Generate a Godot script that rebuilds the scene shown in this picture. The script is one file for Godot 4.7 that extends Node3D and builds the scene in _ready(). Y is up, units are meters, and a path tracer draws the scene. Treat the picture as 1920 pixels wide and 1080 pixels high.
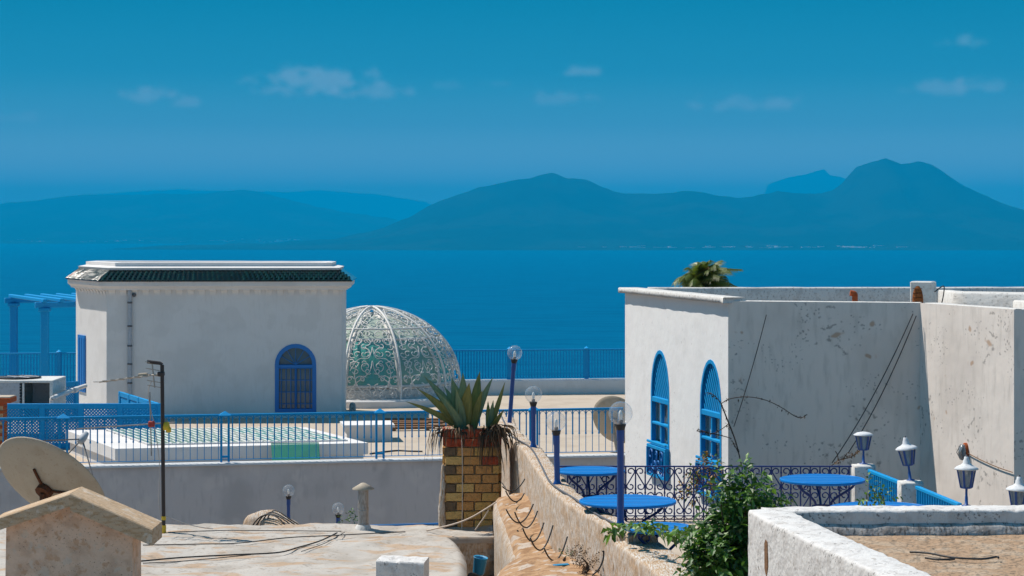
extends Node3D
# The roofs of a whitewashed hill village above a bay. Distances are metres; the eye stands at y = 10.
const EYE := 10.0
const FOC := 4000.0
const LINE := 430.0
var O := Vector3.ZERO
var M := {}
var used := {}
var rng := RandomNumberGenerator.new()
var bumps := FastNoiseLite.new()

# a point by metres right of the lens axis, metres below the eye, metres away
func W(x: float, h: float, d: float) -> Vector3:
	return Vector3(x, EYE - h, -d)
# the same by bearing (column of the photograph), drop and distance
func S(px: float, h: float, d: float) -> Vector3:
	return W((px - 960.0) / FOC * d, h, d)
# on the level h below the eye
func L(px: float, py: float, h: float) -> Vector3:
	return S(px, h, h * FOC / (py - LINE))
func T(px: float, py: float, d: float) -> Vector3:
	return S(px, (py - LINE) / FOC * d, d)

# ---------- nodes
func numbered(called: String) -> String:
	if not used.has(called):
		used[called] = 0
		return called
	used[called] += 1
	return "%s_%03d" % [called, used[called]]

func tag(o: Node, label: String, category: String, group := "") -> Node:
	o.set_meta("label", label)
	o.set_meta("category", category)
	if group:
		o.set_meta("group", group)
	return o

func thing(called: String, label: String, category: String, at := Vector3.ZERO, group := "") -> Node3D:
	var o := Node3D.new()
	o.name = numbered(called)
	o.position = at
	add_child(o)
	tag(o, label, category, group)
	O = at
	return o

func begin() -> SurfaceTool:
	var st := SurfaceTool.new()
	st.begin(Mesh.PRIMITIVE_TRIANGLES)
	st.set_smooth_group(-1)
	return st

func mesh_of(st: SurfaceTool) -> ArrayMesh:
	st.generate_normals()
	return st.commit()

func put(called: String, mesh: Mesh, m: Material, parent: Node, xf := Transform3D()) -> MeshInstance3D:
	var o := MeshInstance3D.new()
	o.name = numbered(called) if parent == self else called
	o.mesh = mesh
	o.material_override = m
	o.transform = xf
	parent.add_child(o, true)
	return o

func part(called: String, st: SurfaceTool, m: Material, parent: Node) -> MeshInstance3D:
	return put(called, mesh_of(st), m, parent)

func struct(called: String, st: SurfaceTool, m: Material) -> MeshInstance3D:
	var o := part(called, st, m, self)
	o.set_meta("kind", "structure")
	return o

func copy(o: Node3D, at: Vector3, label: String, turn := 0.0) -> Node3D:
	var c: Node3D = o.duplicate()
	c.name = numbered(str(o.name).rstrip("0123456789").rstrip("_"))
	add_child(c)
	c.position = at
	c.rotation.y = turn
	c.set_meta("label", label)
	return c

# ---------- shapes (vertices are given in the world, O is the thing's base)
func tri(st: SurfaceTool, a: Vector3, b: Vector3, c: Vector3) -> void:
	st.add_vertex(a - O)
	st.add_vertex(b - O)
	st.add_vertex(c - O)

func quad(st: SurfaceTool, a: Vector3, b: Vector3, c: Vector3, d: Vector3) -> void:
	tri(st, a, b, c)
	tri(st, a, c, d)

# a convex face turned outwards from c
func face(st: SurfaceTool, p: Array, c: Vector3) -> void:
	var n: Vector3 = (p[2] - p[0]).cross(p[1] - p[0])
	if n.dot((p[0] + p[1] + p[2]) / 3.0 - c) < 0.0:
		p.reverse()
	for i in range(1, p.size() - 1):
		tri(st, p[0], p[i], p[i + 1])

# a box with chamfered edges
func box(st: SurfaceTool, at: Vector3, size: Vector3, b := Basis(), bev := 0.0) -> void:
	st.set_smooth_group(-1)
	var h := size * 0.5
	bev = minf(bev, minf(h.x, minf(h.y, h.z)) * 0.9)
	if bev <= 0.0:
		var c := []
		for i in 8:
			c.append(at + b * Vector3(h.x if i & 1 else -h.x, h.y if i & 2 else -h.y, h.z if i & 4 else -h.z))
		for f in [[0, 1, 3, 2], [4, 5, 7, 6], [0, 1, 5, 4], [2, 3, 7, 6], [0, 2, 6, 4], [1, 3, 7, 5]]:
			face(st, [c[f[0]], c[f[1]], c[f[2]], c[f[3]]], at)
		return
	var v := {}
	for i in 8:
		var s := Vector3(1 if i & 1 else -1, 1 if i & 2 else -1, 1 if i & 4 else -1)
		for k in 3:
			var q := h - Vector3.ONE * bev
			q[k] = h[k]
			v[i * 3 + k] = at + b * (q * s)
	for k in 3:
		var u := 1 << ((k + 1) % 3)
		var w := 1 << ((k + 2) % 3)
		for s in [0, 1 << k]:
			face(st, [v[s * 3 + k], v[(s | u) * 3 + k], v[(s | u | w) * 3 + k], v[(s | w) * 3 + k]], at)
		for s in [0, u, w, u | w]:
			var e: int = s | (1 << k)
			var k1 := (k + 1) % 3
			var k2 := (k + 2) % 3
			face(st, [v[s * 3 + k1], v[s * 3 + k2], v[e * 3 + k2], v[e * 3 + k1]], at)
	for i in 8:
		face(st, [v[i * 3], v[i * 3 + 1], v[i * 3 + 2]], at)

# a bar of square section from a to c
func bar(st: SurfaceTool, a: Vector3, c: Vector3, w: float, t: float, up := Vector3.UP) -> void:
	var z := (c - a).normalized()
	var x := up.cross(z).normalized()
	if x.length() < 0.5:
		x = Vector3.RIGHT
	box(st, (a + c) * 0.5, Vector3(w, t, a.distance_to(c)), Basis(x, z.cross(x), z), minf(w, t) * 0.15)

func tube(st: SurfaceTool, p: Array, r: Variant, sides := 6, cap := true) -> void:
	if p.size() < 2:
		return
	st.set_smooth_group(1)
	var rings := []
	var t0: Vector3 = (p[1] - p[0]).normalized()
	var x := t0.cross(Vector3.UP if absf(t0.y) < 0.9 else Vector3.RIGHT).normalized()
	for i in p.size():
		var t: Vector3 = (p[mini(i + 1, p.size() - 1)] - p[maxi(i - 1, 0)]).normalized()
		x = (x - t * x.dot(t)).normalized()
		var y := t.cross(x)
		var ring := []
		var rr: float = r[i] if r is Array else r
		for k in sides:
			var a := TAU * k / sides
			ring.append(p[i] + (x * cos(a) + y * sin(a)) * rr)
		rings.append(ring)
	for i in p.size() - 1:
		for k in sides:
			var k2 := (k + 1) % sides
			quad(st, rings[i][k], rings[i][k2], rings[i + 1][k2], rings[i + 1][k])
	if cap:
		st.set_smooth_group(-1)
		for e in [0, p.size() - 1]:
			for k in range(1, sides - 1):
				if e == 0:
					tri(st, rings[e][0], rings[e][k + 1], rings[e][k])
				else:
					tri(st, rings[e][0], rings[e][k], rings[e][k + 1])

# profile of (radius, height) turned about an axis through at
func lathe(st: SurfaceTool, at: Vector3, prof: Array, segs := 20, b := Basis(), smooth := true) -> void:
	for i in prof.size() - 1:
		st.set_smooth_group(2 + i if not smooth else 2)
		for k in segs:
			var a0 := TAU * k / segs
			var a1 := TAU * (k + 1) / segs
			var c0 := Vector3(cos(a0), 0, sin(a0))
			var c1 := Vector3(cos(a1), 0, sin(a1))
			var p: Vector2 = prof[i]
			var q: Vector2 = prof[i + 1]
			var v := [at + b * (c0 * p.x + Vector3.UP * p.y), at + b * (c1 * p.x + Vector3.UP * p.y), at + b * (c1 * q.x + Vector3.UP * q.y), at + b * (c0 * q.x + Vector3.UP * q.y)]
			if p.x > 0.0001:
				tri(st, v[0], v[1], v[2] if q.x > 0.0001 else v[3])
			if q.x > 0.0001:
				tri(st, v[0], v[2], v[3])
	st.set_smooth_group(-1)

# an upright prism on a plan of (x, distance)
func prism(st: SurfaceTool, plan: Array, h0: float, h1: float, top := true, bottom := false) -> void:
	st.set_smooth_group(-1)
	var n := plan.size()
	var c := Vector2.ZERO
	for p in plan:
		c += p
	c /= n
	var area := 0.0
	for i in n:
		var p: Vector2 = plan[i]
		var q: Vector2 = plan[(i + 1) % n]
		area += p.x * q.y - q.x * p.y
	for i in n:
		var p: Vector2 = plan[i]
		var q: Vector2 = plan[(i + 1) % n]
		if area < 0.0:
			var s := p
			p = q
			q = s
		quad(st, W(p.x, h1, p.y), W(p.x, h0, p.y), W(q.x, h0, q.y), W(q.x, h1, q.y))
	var idx := Geometry2D.triangulate_polygon(PackedVector2Array(plan))
	for i in range(0, idx.size(), 3):
		var a: Vector2 = plan[idx[i]]
		var b: Vector2 = plan[idx[i + 1]]
		var e: Vector2 = plan[idx[i + 2]]
		if top:
			face(st, [W(a.x, h0, a.y), W(b.x, h0, b.y), W(e.x, h0, e.y)], W(a.x, h0 + 5, a.y))
		if bottom:
			face(st, [W(a.x, h1, a.y), W(b.x, h1, b.y), W(e.x, h1, e.y)], W(a.x, h1 - 5, a.y))

# an old wall: a section of (across, up) swept along a path, its skin uneven
func rough(st: SurfaceTool, path: Array, sect: Array, step := 0.1, amp := 0.02, freq := 2.0, caps := true, sg := 3) -> void:
	st.set_smooth_group(sg)
	bumps.frequency = freq
	var pts := []
	for i in path.size() - 1:
		var n := maxi(1, int(path[i].distance_to(path[i + 1]) / step))
		for k in n:
			pts.append(path[i].lerp(path[i + 1], float(k) / n))
	pts.append(path[-1])
	var mid := Vector2.ZERO
	for s in sect:
		mid += s
	mid /= sect.size()
	var rings := []
	for i in pts.size():
		var t: Vector3 = pts[mini(i + 2, pts.size() - 1)] - pts[maxi(i - 2, 0)]
		t.y = 0
		t = t.normalized()
		var side := t.cross(Vector3.UP)
		var ring := []
		for s in sect:
			var q: Vector3 = pts[i] + side * s.x + Vector3.UP * s.y
			var out: Vector3 = (side * (s.x - mid.x) + Vector3.UP * (s.y - mid.y)).normalized()
			var k := bumps.get_noise_3dv(q) + 0.45 * bumps.get_noise_3dv(q * 3.7)
			ring.append(q + out * k * amp)
		rings.append(ring)
	for i in rings.size() - 1:
		for k in sect.size() - 1:
			quad(st, rings[i][k], rings[i][k + 1], rings[i + 1][k + 1], rings[i + 1][k])
	if caps:
		for e in [0, rings.size() - 1]:
			var idx := Geometry2D.triangulate_polygon(PackedVector2Array(sect))
			for i in range(0, idx.size(), 3):
				tri(st, rings[e][idx[i]], rings[e][idx[i + 1]], rings[e][idx[i + 2]])
	st.set_smooth_group(-1)

# section of a wall w wide that falls dl on its left and dr on its right, with rounded shoulders; a crown in the middle
func wall_section(w: float, dl: float, dr: float, round_by := 0.05, n := 4, rows := 6) -> Array:
	var s := []
	for i in rows:
		s.append(Vector2(-w / 2, -dl + (dl - round_by) * i / rows))
	for i in n + 1:
		var a := PI - PI / 2 * i / n
		s.append(Vector2(-w / 2 + round_by + cos(a) * round_by, -round_by + sin(a) * round_by))
	s.append(Vector2(0, 0.006))
	for i in n + 1:
		var a := PI / 2 - PI / 2 * i / n
		s.append(Vector2(w / 2 - round_by + cos(a) * round_by, -round_by + sin(a) * round_by))
	for i in rows:
		s.append(Vector2(w / 2, -round_by - (dr - round_by) * (i + 1) / rows))
	return s

# outline of an arched opening: half width r, sill y0, springing y1, rise; pinch > 0 makes a horseshoe
func arch(cx: float, r: float, y0: float, y1: float, rise: float, pinch := 0.0, n := 14) -> Array:
	var p := [Vector2(cx - r + pinch, y0), Vector2(cx - r + pinch, y1)]
	for i in range(0, n + 1):
		var a := PI - PI * i / n
		p.append(Vector2(cx + cos(a) * r, y1 + 0.001 + sin(a) * rise))
	p.append(Vector2(cx + r - pinch, y1))
	p.append(Vector2(cx + r - pinch, y0))
	return p

func on(o: Vector3, u: Vector3, p: Vector2) -> Vector3:
	return o + u * p.x + Vector3.UP * p.y

# a wall face (origin o at its foot, u along it) from x0 to x1 and up to h with one opening, whose reveal goes in by deep
func pierced(st: SurfaceTool, o: Vector3, u: Vector3, x0: float, x1: float, h: float, hole: Array, deep: float) -> void:
	var n := u.cross(Vector3.UP).normalized()
	var m := hole.size() / 2
	var top: Vector2 = (hole[m - 1] + hole[m]) * 0.5 if hole.size() % 2 == 0 else hole[m]
	var cx: float = (hole[0].x + hole[-1].x) * 0.5
	top = Vector2(cx, maxf(top.y, top.y))
	var left := [Vector2(x0, 0), Vector2(x0, h), Vector2(cx, h), top]
	for i in range(m - 1, -1, -1):
		if hole[i].distance_to(top) > 0.002:
			left.append(hole[i])
	left.append(Vector2(cx, hole[0].y))
	left.append(Vector2(cx, 0))
	var right := [Vector2(x1, 0), Vector2(x1, h), Vector2(cx, h), top]
	for i in range(hole.size() - m, hole.size()):
		if hole[i].distance_to(top) > 0.002:
			right.append(hole[i])
	right.append(Vector2(cx, hole[-1].y))
	right.append(Vector2(cx, 0))
	for poly in [left, right]:
		var idx := Geometry2D.triangulate_polygon(PackedVector2Array(poly))
		for i in range(0, idx.size(), 3):
			face(st, [on(o, u, poly[idx[i]]), on(o, u, poly[idx[i + 1]]), on(o, u, poly[idx[i + 2]])], o - n * 50.0)
	for i in hole.size():
		var a := on(o, u, hole[i])
		var b := on(o, u, hole[(i + 1) % hole.size()])
		quad(st, a, b, b - n * deep, a - n * deep)

# a flat plate with the outline of a list of points on a wall, set off by z0..z1 along its normal
func plate(st: SurfaceTool, o: Vector3, u: Vector3, p: Array, z0: float, z1: float) -> void:
	var n := u.cross(Vector3.UP).normalized()
	var idx := Geometry2D.triangulate_polygon(PackedVector2Array(p))
	for i in range(0, idx.size(), 3):
		var t := [on(o, u, p[idx[i]]), on(o, u, p[idx[i + 1]]), on(o, u, p[idx[i + 2]])]
		face(st, [t[0] + n * z1, t[1] + n * z1, t[2] + n * z1], o - n * 50.0)
		face(st, [t[0] + n * z0, t[1] + n * z0, t[2] + n * z0], o + n * 50.0)
	for i in p.size():
		var a := on(o, u, p[i])
		var b := on(o, u, p[(i + 1) % p.size()])
		quad(st, a + n * z1, b + n * z1, b + n * z0, a + n * z0)

# a strip between two outlines with the same number of points
func ring_plate(st: SurfaceTool, o: Vector3, u: Vector3, p: Array, q: Array, z0: float, z1: float) -> void:
	var n := u.cross(Vector3.UP).normalized()
	for i in p.size():
		var j := (i + 1) % p.size()
		var a := on(o, u, p[i])
		var b := on(o, u, p[j])
		var c := on(o, u, q[j])
		var d := on(o, u, q[i])
		quad(st, a + n * z1, b + n * z1, c + n * z1, d + n * z1)
		quad(st, d + n * z1, c + n * z1, c + n * z0, d + n * z0)
		quad(st, b + n * z1, a + n * z1, a + n * z0, b + n * z0)

func spiral(c: Vector2, r: float, a0: float, turn: float, n := 18, inner := 0.18) -> Array:
	var p := []
	for i in n + 1:
		var t := float(i) / n
		var rr := r * lerpf(1.0, inner, t)
		p.append(c + Vector2(cos(a0 + turn * t), sin(a0 + turn * t)) * rr)
	return p

func sag(a: Vector3, b: Vector3, drop: float, n := 10) -> Array:
	var p := []
	for i in n + 1:
		var t := float(i) / n
		p.append(a.lerp(b, t) - Vector3.UP * drop * 4.0 * t * (1.0 - t))
	return p

func curve(pts: Array, n := 6) -> Array:
	var c := []
	for i in pts.size() - 1:
		var p0: Vector3 = pts[maxi(i - 1, 0)]
		var p3: Vector3 = pts[mini(i + 2, pts.size() - 1)]
		for k in n:
			c.append(pts[i].cubic_interpolate(pts[i + 1], p0, p3, float(k) / n))
	c.append(pts[-1])
	return c

# ---------- materials
func plain(c: Color, rough_ := 0.6, metal := 0.0, spec := 0.5) -> StandardMaterial3D:
	var m := StandardMaterial3D.new()
	m.albedo_color = c.linear_to_srgb()
	m.roughness = rough_
	m.metallic = metal
	m.metallic_specular = spec
	return m

func field(freq: float, octaves: int, sd: int, size: int, sx: int, sy: int, kind := FastNoiseLite.TYPE_SIMPLEX_SMOOTH) -> PackedByteArray:
	var n := FastNoiseLite.new()
	n.noise_type = kind
	n.frequency = freq
	n.fractal_octaves = octaves
	n.seed = sd
	var im := n.get_seamless_image(size / sx, size / sy, false, false, 0.15, true)
	if sx > 1 or sy > 1:
		im.resize(size, size, Image.INTERPOLATE_CUBIC)
	im.convert(Image.FORMAT_L8)
	return im.get_data()

# layers: [frequency per picture, octaves, low, high, colour, strength, stretch x, stretch y, frequency of the patches it keeps to]
func painted(base: Color, layers: Array, size := 512, sd := 1) -> ImageTexture:
	var f := []
	for i in layers.size():
		var l: Array = layers[i]
		var sx: int = l[6] if l.size() > 6 else 1
		var sy: int = l[7] if l.size() > 7 else 1
		var g := field(l[0] / float(size) * maxi(sx, sy), l[1], sd * 31 + i * 7, size, sx, sy)
		if l.size() > 8:
			var keep := field(l[8] / float(size), 3, sd * 17 + i * 5, size, 1, 1)
			for k in g.size():
				g[k] = int(g[k] * smoothstep(0.42, 0.72, keep[k] / 255.0))
		f.append(g)
	var im := Image.create(size, size, false, Image.FORMAT_RGB8)
	var data := PackedByteArray()
	data.resize(size * size * 3)
	var at := 0
	var luts := []
	for l in layers:
		var t := PackedFloat32Array()
		t.resize(256)
		for i in 256:
			t[i] = smoothstep(l[2], l[3], i / 255.0) * l[5]
		luts.append(t)
	var to := PackedByteArray()
	to.resize(1025)
	for i in 1025:
		to[i] = int(clampf(Color(i / 1024.0, 0, 0).linear_to_srgb().r * 255.0 + 0.5, 0, 255))
	var nl := layers.size()
	for i in size * size:
		var r := base.r
		var g := base.g
		var b := base.b
		for k in nl:
			var t: float = luts[k][f[k][i]]
			if t > 0.0:
				var c: Color = layers[k][4]
				r += (c.r - r) * t
				g += (c.g - g) * t
				b += (c.b - b) * t
		data[at] = to[int(r * 1024.0)]
		data[at + 1] = to[int(g * 1024.0)]
		data[at + 2] = to[int(b * 1024.0)]
		at += 3
	im.set_data(size, size, false, Image.FORMAT_RGB8, data)
	return ImageTexture.create_from_image(im)

var relief := {}
func relief_of(kind: String) -> ImageTexture:
	if not relief.has(kind):
		var spec: Array = {"plaster": [9.0, 5, 1, 1], "coarse": [16.0, 6, 1, 1], "wave": [22.0, 5, 1, 3], "fine": [40.0, 3, 1, 1]}[kind]
		var d := field(spec[0] / 512.0 * maxi(spec[2], spec[3]), spec[1], 77, 512, spec[2], spec[3])
		relief[kind] = ImageTexture.create_from_image(Image.create_from_data(512, 512, false, Image.FORMAT_L8, d))
	return relief[kind]

# a procedural surface laid over the world in squares of tile metres
func surf(base: Color, layers: Array, tile: float, bump_kind := "plaster", bump := 1.0, rough_ := 0.9, size := 512, sd := 1) -> StandardMaterial3D:
	var m := StandardMaterial3D.new()
	m.albedo_texture = painted(base, layers, size, sd)
	m.roughness = rough_
	m.metallic_specular = 0.3
	m.uv1_triplanar = true
	m.uv1_world_triplanar = true
	m.uv1_scale = Vector3.ONE / tile
	m.uv1_triplanar_sharpness = 4.0
	if bump > 0.0:
		m.heightmap_enabled = true
		m.heightmap_texture = relief_of(bump_kind)
		m.heightmap_scale = bump
	return m

func pane(c: Color, alpha: float, rough_ := 0.02) -> StandardMaterial3D:
	var m := plain(c, rough_)
	m.transparency = BaseMaterial3D.TRANSPARENCY_ALPHA
	m.albedo_color.a = alpha
	return m

func _ready() -> void:
	rng.seed = 7
	bumps.seed = 3
	bumps.fractal_octaves = 3
	# camera: a moderately long lens, held level, its frame shifted a little down
	var cam := Camera3D.new()
	cam.name = "camera"
	cam.position = Vector3(0, EYE, 0)
	cam.set_frustum(1080.0 / FOC, Vector2(0, -110.0 / FOC), 1.0, 90000.0)
	add_child(cam)
	cam.current = true
	# sky, haze and exposure
	var env := Environment.new()
	env.background_mode = Environment.BG_SKY
	env.sky = Sky.new()
	env.sky.sky_material = sky_material()
	env.background_energy_multiplier = 1.0
	env.tonemap_mode = Environment.TONE_MAPPER_LINEAR
	env.tonemap_exposure = 1.24
	env.fog_enabled = true
	env.fog_density = 0.0001
	env.fog_light_color = Color(0.02, 0.74, 1.0)
	env.sdfgi_enabled = true
	env.ssao_enabled = true
	env.ssil_enabled = true
	var we := WorldEnvironment.new()
	we.name = "world_environment"
	we.environment = env
	add_child(we)
	# the sun: high, on the left and beyond the roofs
	var e := deg_to_rad(57.0)
	var to_sun := Vector3(-0.87 * cos(e), sin(e), -0.493 * cos(e))
	var sun := DirectionalLight3D.new()
	sun.name = "sun"
	sun.basis = Basis.looking_at(-to_sun, Vector3.UP)
	sun.light_color = Color(1.0, 0.965, 0.92)
	sun.light_energy = 1.6
	sun.light_angular_distance = 0.5
	sun.shadow_enabled = true
	add_child(sun)
	materials()
	setting()
	terrace()
	white_house()
	terrace_things()
	corner_house()
	near_roof()
	patio()
	plants()
	clutter()

func sky_material() -> PanoramaSkyMaterial:
	var w := 4096
	var h := 2048
	var im := Image.create(w, h, false, Image.FORMAT_RGB8)
	var stops := [[-90.0, Color8(60, 120, 150)], [0.0, Color8(252, 248, 240)], [1.3, Color8(244, 242, 234)], [2.8, Color8(114, 156, 168)], [4.2, Color8(52, 128, 150)], [6.5, Color8(16, 110, 138)], [20.0, Color8(66, 122, 156)], [90.0, Color8(66, 110, 152)]]
	var shade := func(el: float) -> Color:
		for i in stops.size() - 1:
			if el <= stops[i + 1][0]:
				return stops[i][1].lerp(stops[i + 1][1], (el - stops[i][0]) / (stops[i + 1][0] - stops[i][0]))
		return stops[-1][1]
	for y in h:
		im.fill_rect(Rect2i(0, y, w, 1), shade.call(90.0 - (y + 0.5) * 180.0 / h))
	# small fair-weather clouds low over the bay, all the way round: bearing, height (both in metres per 4000), half width, half height, strength
	var clouds := [[590, 158, 105, 36, 1.0], [700, 172, 70, 22, 0.7], [275, 186, 55, 18, 0.85], [352, 196, 42, 14, 0.75], [1098, 134, 34, 14, 0.8], [1050, 186, 68, 17, 0.6], [1405, 198, 92, 20, 0.7], [1460, 206, 60, 12, 0.4], [1770, 172, 72, 19, 0.75], [1840, 168, 55, 16, 0.6], [1808, 88, 36, 15, 0.7], [35, 228, 60, 15, 0.4], [840, 162, 40, 10, 0.3], [930, 158, 22, 8, 0.3]]
	var r := RandomNumberGenerator.new()
	r.seed = 4
	var list := []
	for c in clouds:
		list.append([atan((c[0] - 960.0) / FOC), atan((LINE - c[1]) / FOC), c[2] * 1.2 / FOC, c[3] * 1.1 / FOC, c[4]])
	for i in 90:
		var az := r.randf_range(0.3, TAU - 0.3)
		list.append([az, r.randf_range(0.04, 0.09), r.randf_range(0.01, 0.028), r.randf_range(0.003, 0.008), r.randf_range(0.4, 0.9)])
	var puff := FastNoiseLite.new()
	puff.seed = 12
	puff.frequency = 1.0
	puff.fractal_octaves = 5
	var k := w / TAU
	for c in list:
		var x0 := int((c[0] - c[2] * 1.6) * k)
		var x1 := int((c[0] + c[2] * 1.6) * k)
		var y0 := int((c[1] - c[3] * 1.8) * k)
		var y1 := int((c[1] + c[3] * 2.0) * k)
		for x in range(x0, x1 + 1):
			for y in range(y0, y1 + 1):
				var u: float = ((x + 0.5) / k - c[0]) / c[2]
				var v: float = ((y + 0.5) / k - c[1]) / c[3]
				var n := puff.get_noise_2d(x * 0.11, y * 0.17) * 0.8
				var flat_base := 1.7 if v < 0.0 else 1.0
				var t := clampf((1.0 - sqrt(u * u + v * v * flat_base * flat_base) + n) * 1.5, 0.0, 1.0)
				if t <= 0.0:
					continue
				var px := posmod(x, w)
				var py := h / 2 - 1 - y
				im.set_pixel(px, py, im.get_pixel(px, py).lerp(Color8(156, 174, 186), t * t * (3.0 - 2.0 * t) * c[4] * 0.75))
	var m := PanoramaSkyMaterial.new()
	m.panorama = ImageTexture.create_from_image(im)
	return m

func materials() -> void:
	var tan_ := Color(0.42, 0.27, 0.15)
	var dark := Color(0.10, 0.09, 0.085)
	M.white = surf(Color(0.66, 0.645, 0.635), [[9, 4, 0.56, 0.95, Color(0.52, 0.50, 0.48), 0.3, 1, 8], [5, 5, 0.6, 0.75, Color(0.60, 0.585, 0.575), 0.6], [3, 4, 0.45, 0.9, Color(0.59, 0.575, 0.565), 0.6], [14, 3, 0.6, 0.95, Color(0.56, 0.54, 0.52), 0.35, 1, 6]], 5.0, "plaster", 0.5, 0.9, 512, 2)
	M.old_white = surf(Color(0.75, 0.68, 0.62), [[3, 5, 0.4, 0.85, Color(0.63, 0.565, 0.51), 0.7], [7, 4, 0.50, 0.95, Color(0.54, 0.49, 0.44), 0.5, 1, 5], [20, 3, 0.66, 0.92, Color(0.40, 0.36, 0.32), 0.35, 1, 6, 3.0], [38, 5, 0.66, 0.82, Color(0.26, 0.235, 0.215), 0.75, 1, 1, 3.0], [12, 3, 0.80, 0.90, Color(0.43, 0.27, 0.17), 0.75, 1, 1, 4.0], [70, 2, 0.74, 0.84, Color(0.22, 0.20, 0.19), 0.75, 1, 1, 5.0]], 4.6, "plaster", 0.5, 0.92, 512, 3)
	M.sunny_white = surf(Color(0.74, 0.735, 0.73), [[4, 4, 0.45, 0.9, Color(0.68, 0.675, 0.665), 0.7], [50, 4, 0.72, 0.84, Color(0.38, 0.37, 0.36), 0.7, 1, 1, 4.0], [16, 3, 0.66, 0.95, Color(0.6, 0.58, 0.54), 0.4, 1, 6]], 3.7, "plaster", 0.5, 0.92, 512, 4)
	M.grey_wall = surf(Color(0.51, 0.505, 0.51), [[3, 5, 0.42, 0.8, Color(0.40, 0.40, 0.41), 0.8], [7, 3, 0.62, 0.82, Color(0.57, 0.56, 0.555), 0.6], [10, 4, 0.58, 0.9, Color(0.42, 0.42, 0.43), 0.6, 1, 5], [9, 4, 0.66, 0.9, Color(0.33, 0.335, 0.36), 0.6, 1, 1, 3.0]], 6.0, "plaster", 0.9, 0.92, 512, 5)
	M.roof = surf(Color(0.43, 0.40, 0.365), [[5, 5, 0.4, 0.75, Color(0.34, 0.305, 0.265), 0.75], [5, 5, 0.54, 0.72, Color(0.40, 0.265, 0.16), 0.7, 2, 1], [30, 4, 0.7, 0.8, Color(0.24, 0.2, 0.16), 0.6], [60, 2, 0.74, 0.82, Color(0.2, 0.18, 0.16), 0.5]], 4.6, "plaster", 1.2, 0.95, 512, 6)
	M.sand = surf(Color(0.38, 0.24, 0.135), [[7, 5, 0.42, 0.72, Color(0.26, 0.15, 0.08), 0.85, 2, 1], [6, 4, 0.62, 0.74, Color(0.46, 0.41, 0.36), 0.75], [26, 4, 0.72, 0.82, Color(0.16, 0.11, 0.07), 0.6]], 2.2, "coarse", 1.0, 0.95, 512, 7)
	M.stained = surf(Color(0.54, 0.505, 0.46), [[5, 4, 0.42, 0.75, Color(0.48, 0.37, 0.27), 0.75], [12, 5, 0.42, 0.66, Color(0.38, 0.24, 0.13), 0.85, 1, 8], [34, 4, 0.54, 0.74, Color(0.17, 0.11, 0.07), 0.75, 1, 8], [40, 3, 0.74, 0.82, Color(0.18, 0.15, 0.12), 0.7]], 1.8, "plaster", 1.0, 0.95, 512, 8)
	M.parapet = surf(Color(0.60, 0.59, 0.58), [[6, 5, 0.42, 0.8, Color(0.47, 0.455, 0.44), 0.75], [14, 4, 0.62, 0.80, Color(0.32, 0.29, 0.26), 0.6, 1, 1, 4.0], [34, 4, 0.62, 0.78, dark, 0.75, 1, 1, 5.0], [30, 4, 0.62, 0.85, Color(0.36, 0.335, 0.30), 0.6, 1, 8], [70, 2, 0.72, 0.82, dark, 0.6, 1, 1, 6.0]], 1.1, "coarse", 0.5, 0.95, 512, 9)
	M.mouldy = surf(Color(0.42, 0.40, 0.385), [[6, 4, 0.42, 0.7, Color(0.20, 0.18, 0.165), 0.75], [16, 4, 0.55, 0.75, Color(0.09, 0.08, 0.07), 0.8, 1, 3], [34, 3, 0.7, 0.8, Color(0.55, 0.53, 0.5), 0.6]], 1.3, "plaster", 0.9, 0.95, 512, 10)
	M.tuff = surf(Color(0.62, 0.45, 0.34), [[5, 5, 0.42, 0.75, Color(0.47, 0.325, 0.235), 0.7], [10, 4, 0.62, 0.8, Color(0.46, 0.28, 0.17), 0.7], [44, 3, 0.72, 0.8, Color(0.16, 0.12, 0.09), 0.75], [7, 3, 0.66, 0.8, Color(0.52, 0.45, 0.38), 0.6]], 1.5, "coarse", 0.7, 0.95, 512, 11)
	M.ochre = surf(Color(0.47, 0.345, 0.235), [[6, 4, 0.45, 0.75, Color(0.36, 0.23, 0.12), 0.7, 4, 1], [6, 4, 0.64, 0.80, Color(0.60, 0.54, 0.46), 0.55], [40, 3, 0.7, 0.8, Color(0.16, 0.12, 0.08), 0.6]], 1.2, "coarse", 0.6, 0.95, 512, 12)
	M.cream = surf(Color(0.45, 0.38, 0.305), [[4, 4, 0.4, 0.8, Color(0.39, 0.32, 0.25), 0.7], [22, 3, 0.7, 0.85, Color(0.36, 0.3, 0.23), 0.5]], 5.0, "fine", 0.4, 0.92, 512, 13)
	M.earth = surf(Color(0.32, 0.22, 0.145), [[5, 5, 0.4, 0.75, Color(0.37, 0.295, 0.22), 0.8], [26, 4, 0.66, 0.8, Color(0.2, 0.14, 0.09), 0.7]], 1.6, "coarse", 3.0, 0.97, 512, 14)
	M.coping = plain(Color(0.60, 0.59, 0.58), 0.9)
	M.dirty_coping = surf(Color(0.58, 0.57, 0.55), [[8, 4, 0.5, 0.8, Color(0.46, 0.44, 0.42), 0.7], [30, 3, 0.68, 0.8, Color(0.2, 0.19, 0.18), 0.7]], 1.5, "coarse", 0.5, 0.93, 512, 15)
	M.blue = surf(Color(0.003, 0.26, 0.58), [[20, 3, 0.5, 0.85, Color(0.006, 0.22, 0.50), 0.6], [12, 4, 0.66, 0.9, Color(0.05, 0.30, 0.56), 0.6]], 1.0, "fine", 0.05, 0.5, 128, 16)
	M.deep_blue = plain(Color(0.003, 0.06, 0.26), 0.4)
	M.iron_blue = plain(Color(0.003, 0.022, 0.15), 0.45)
	M.table_blue2 = plain(Color(0.004, 0.15, 0.47), 0.5)
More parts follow.
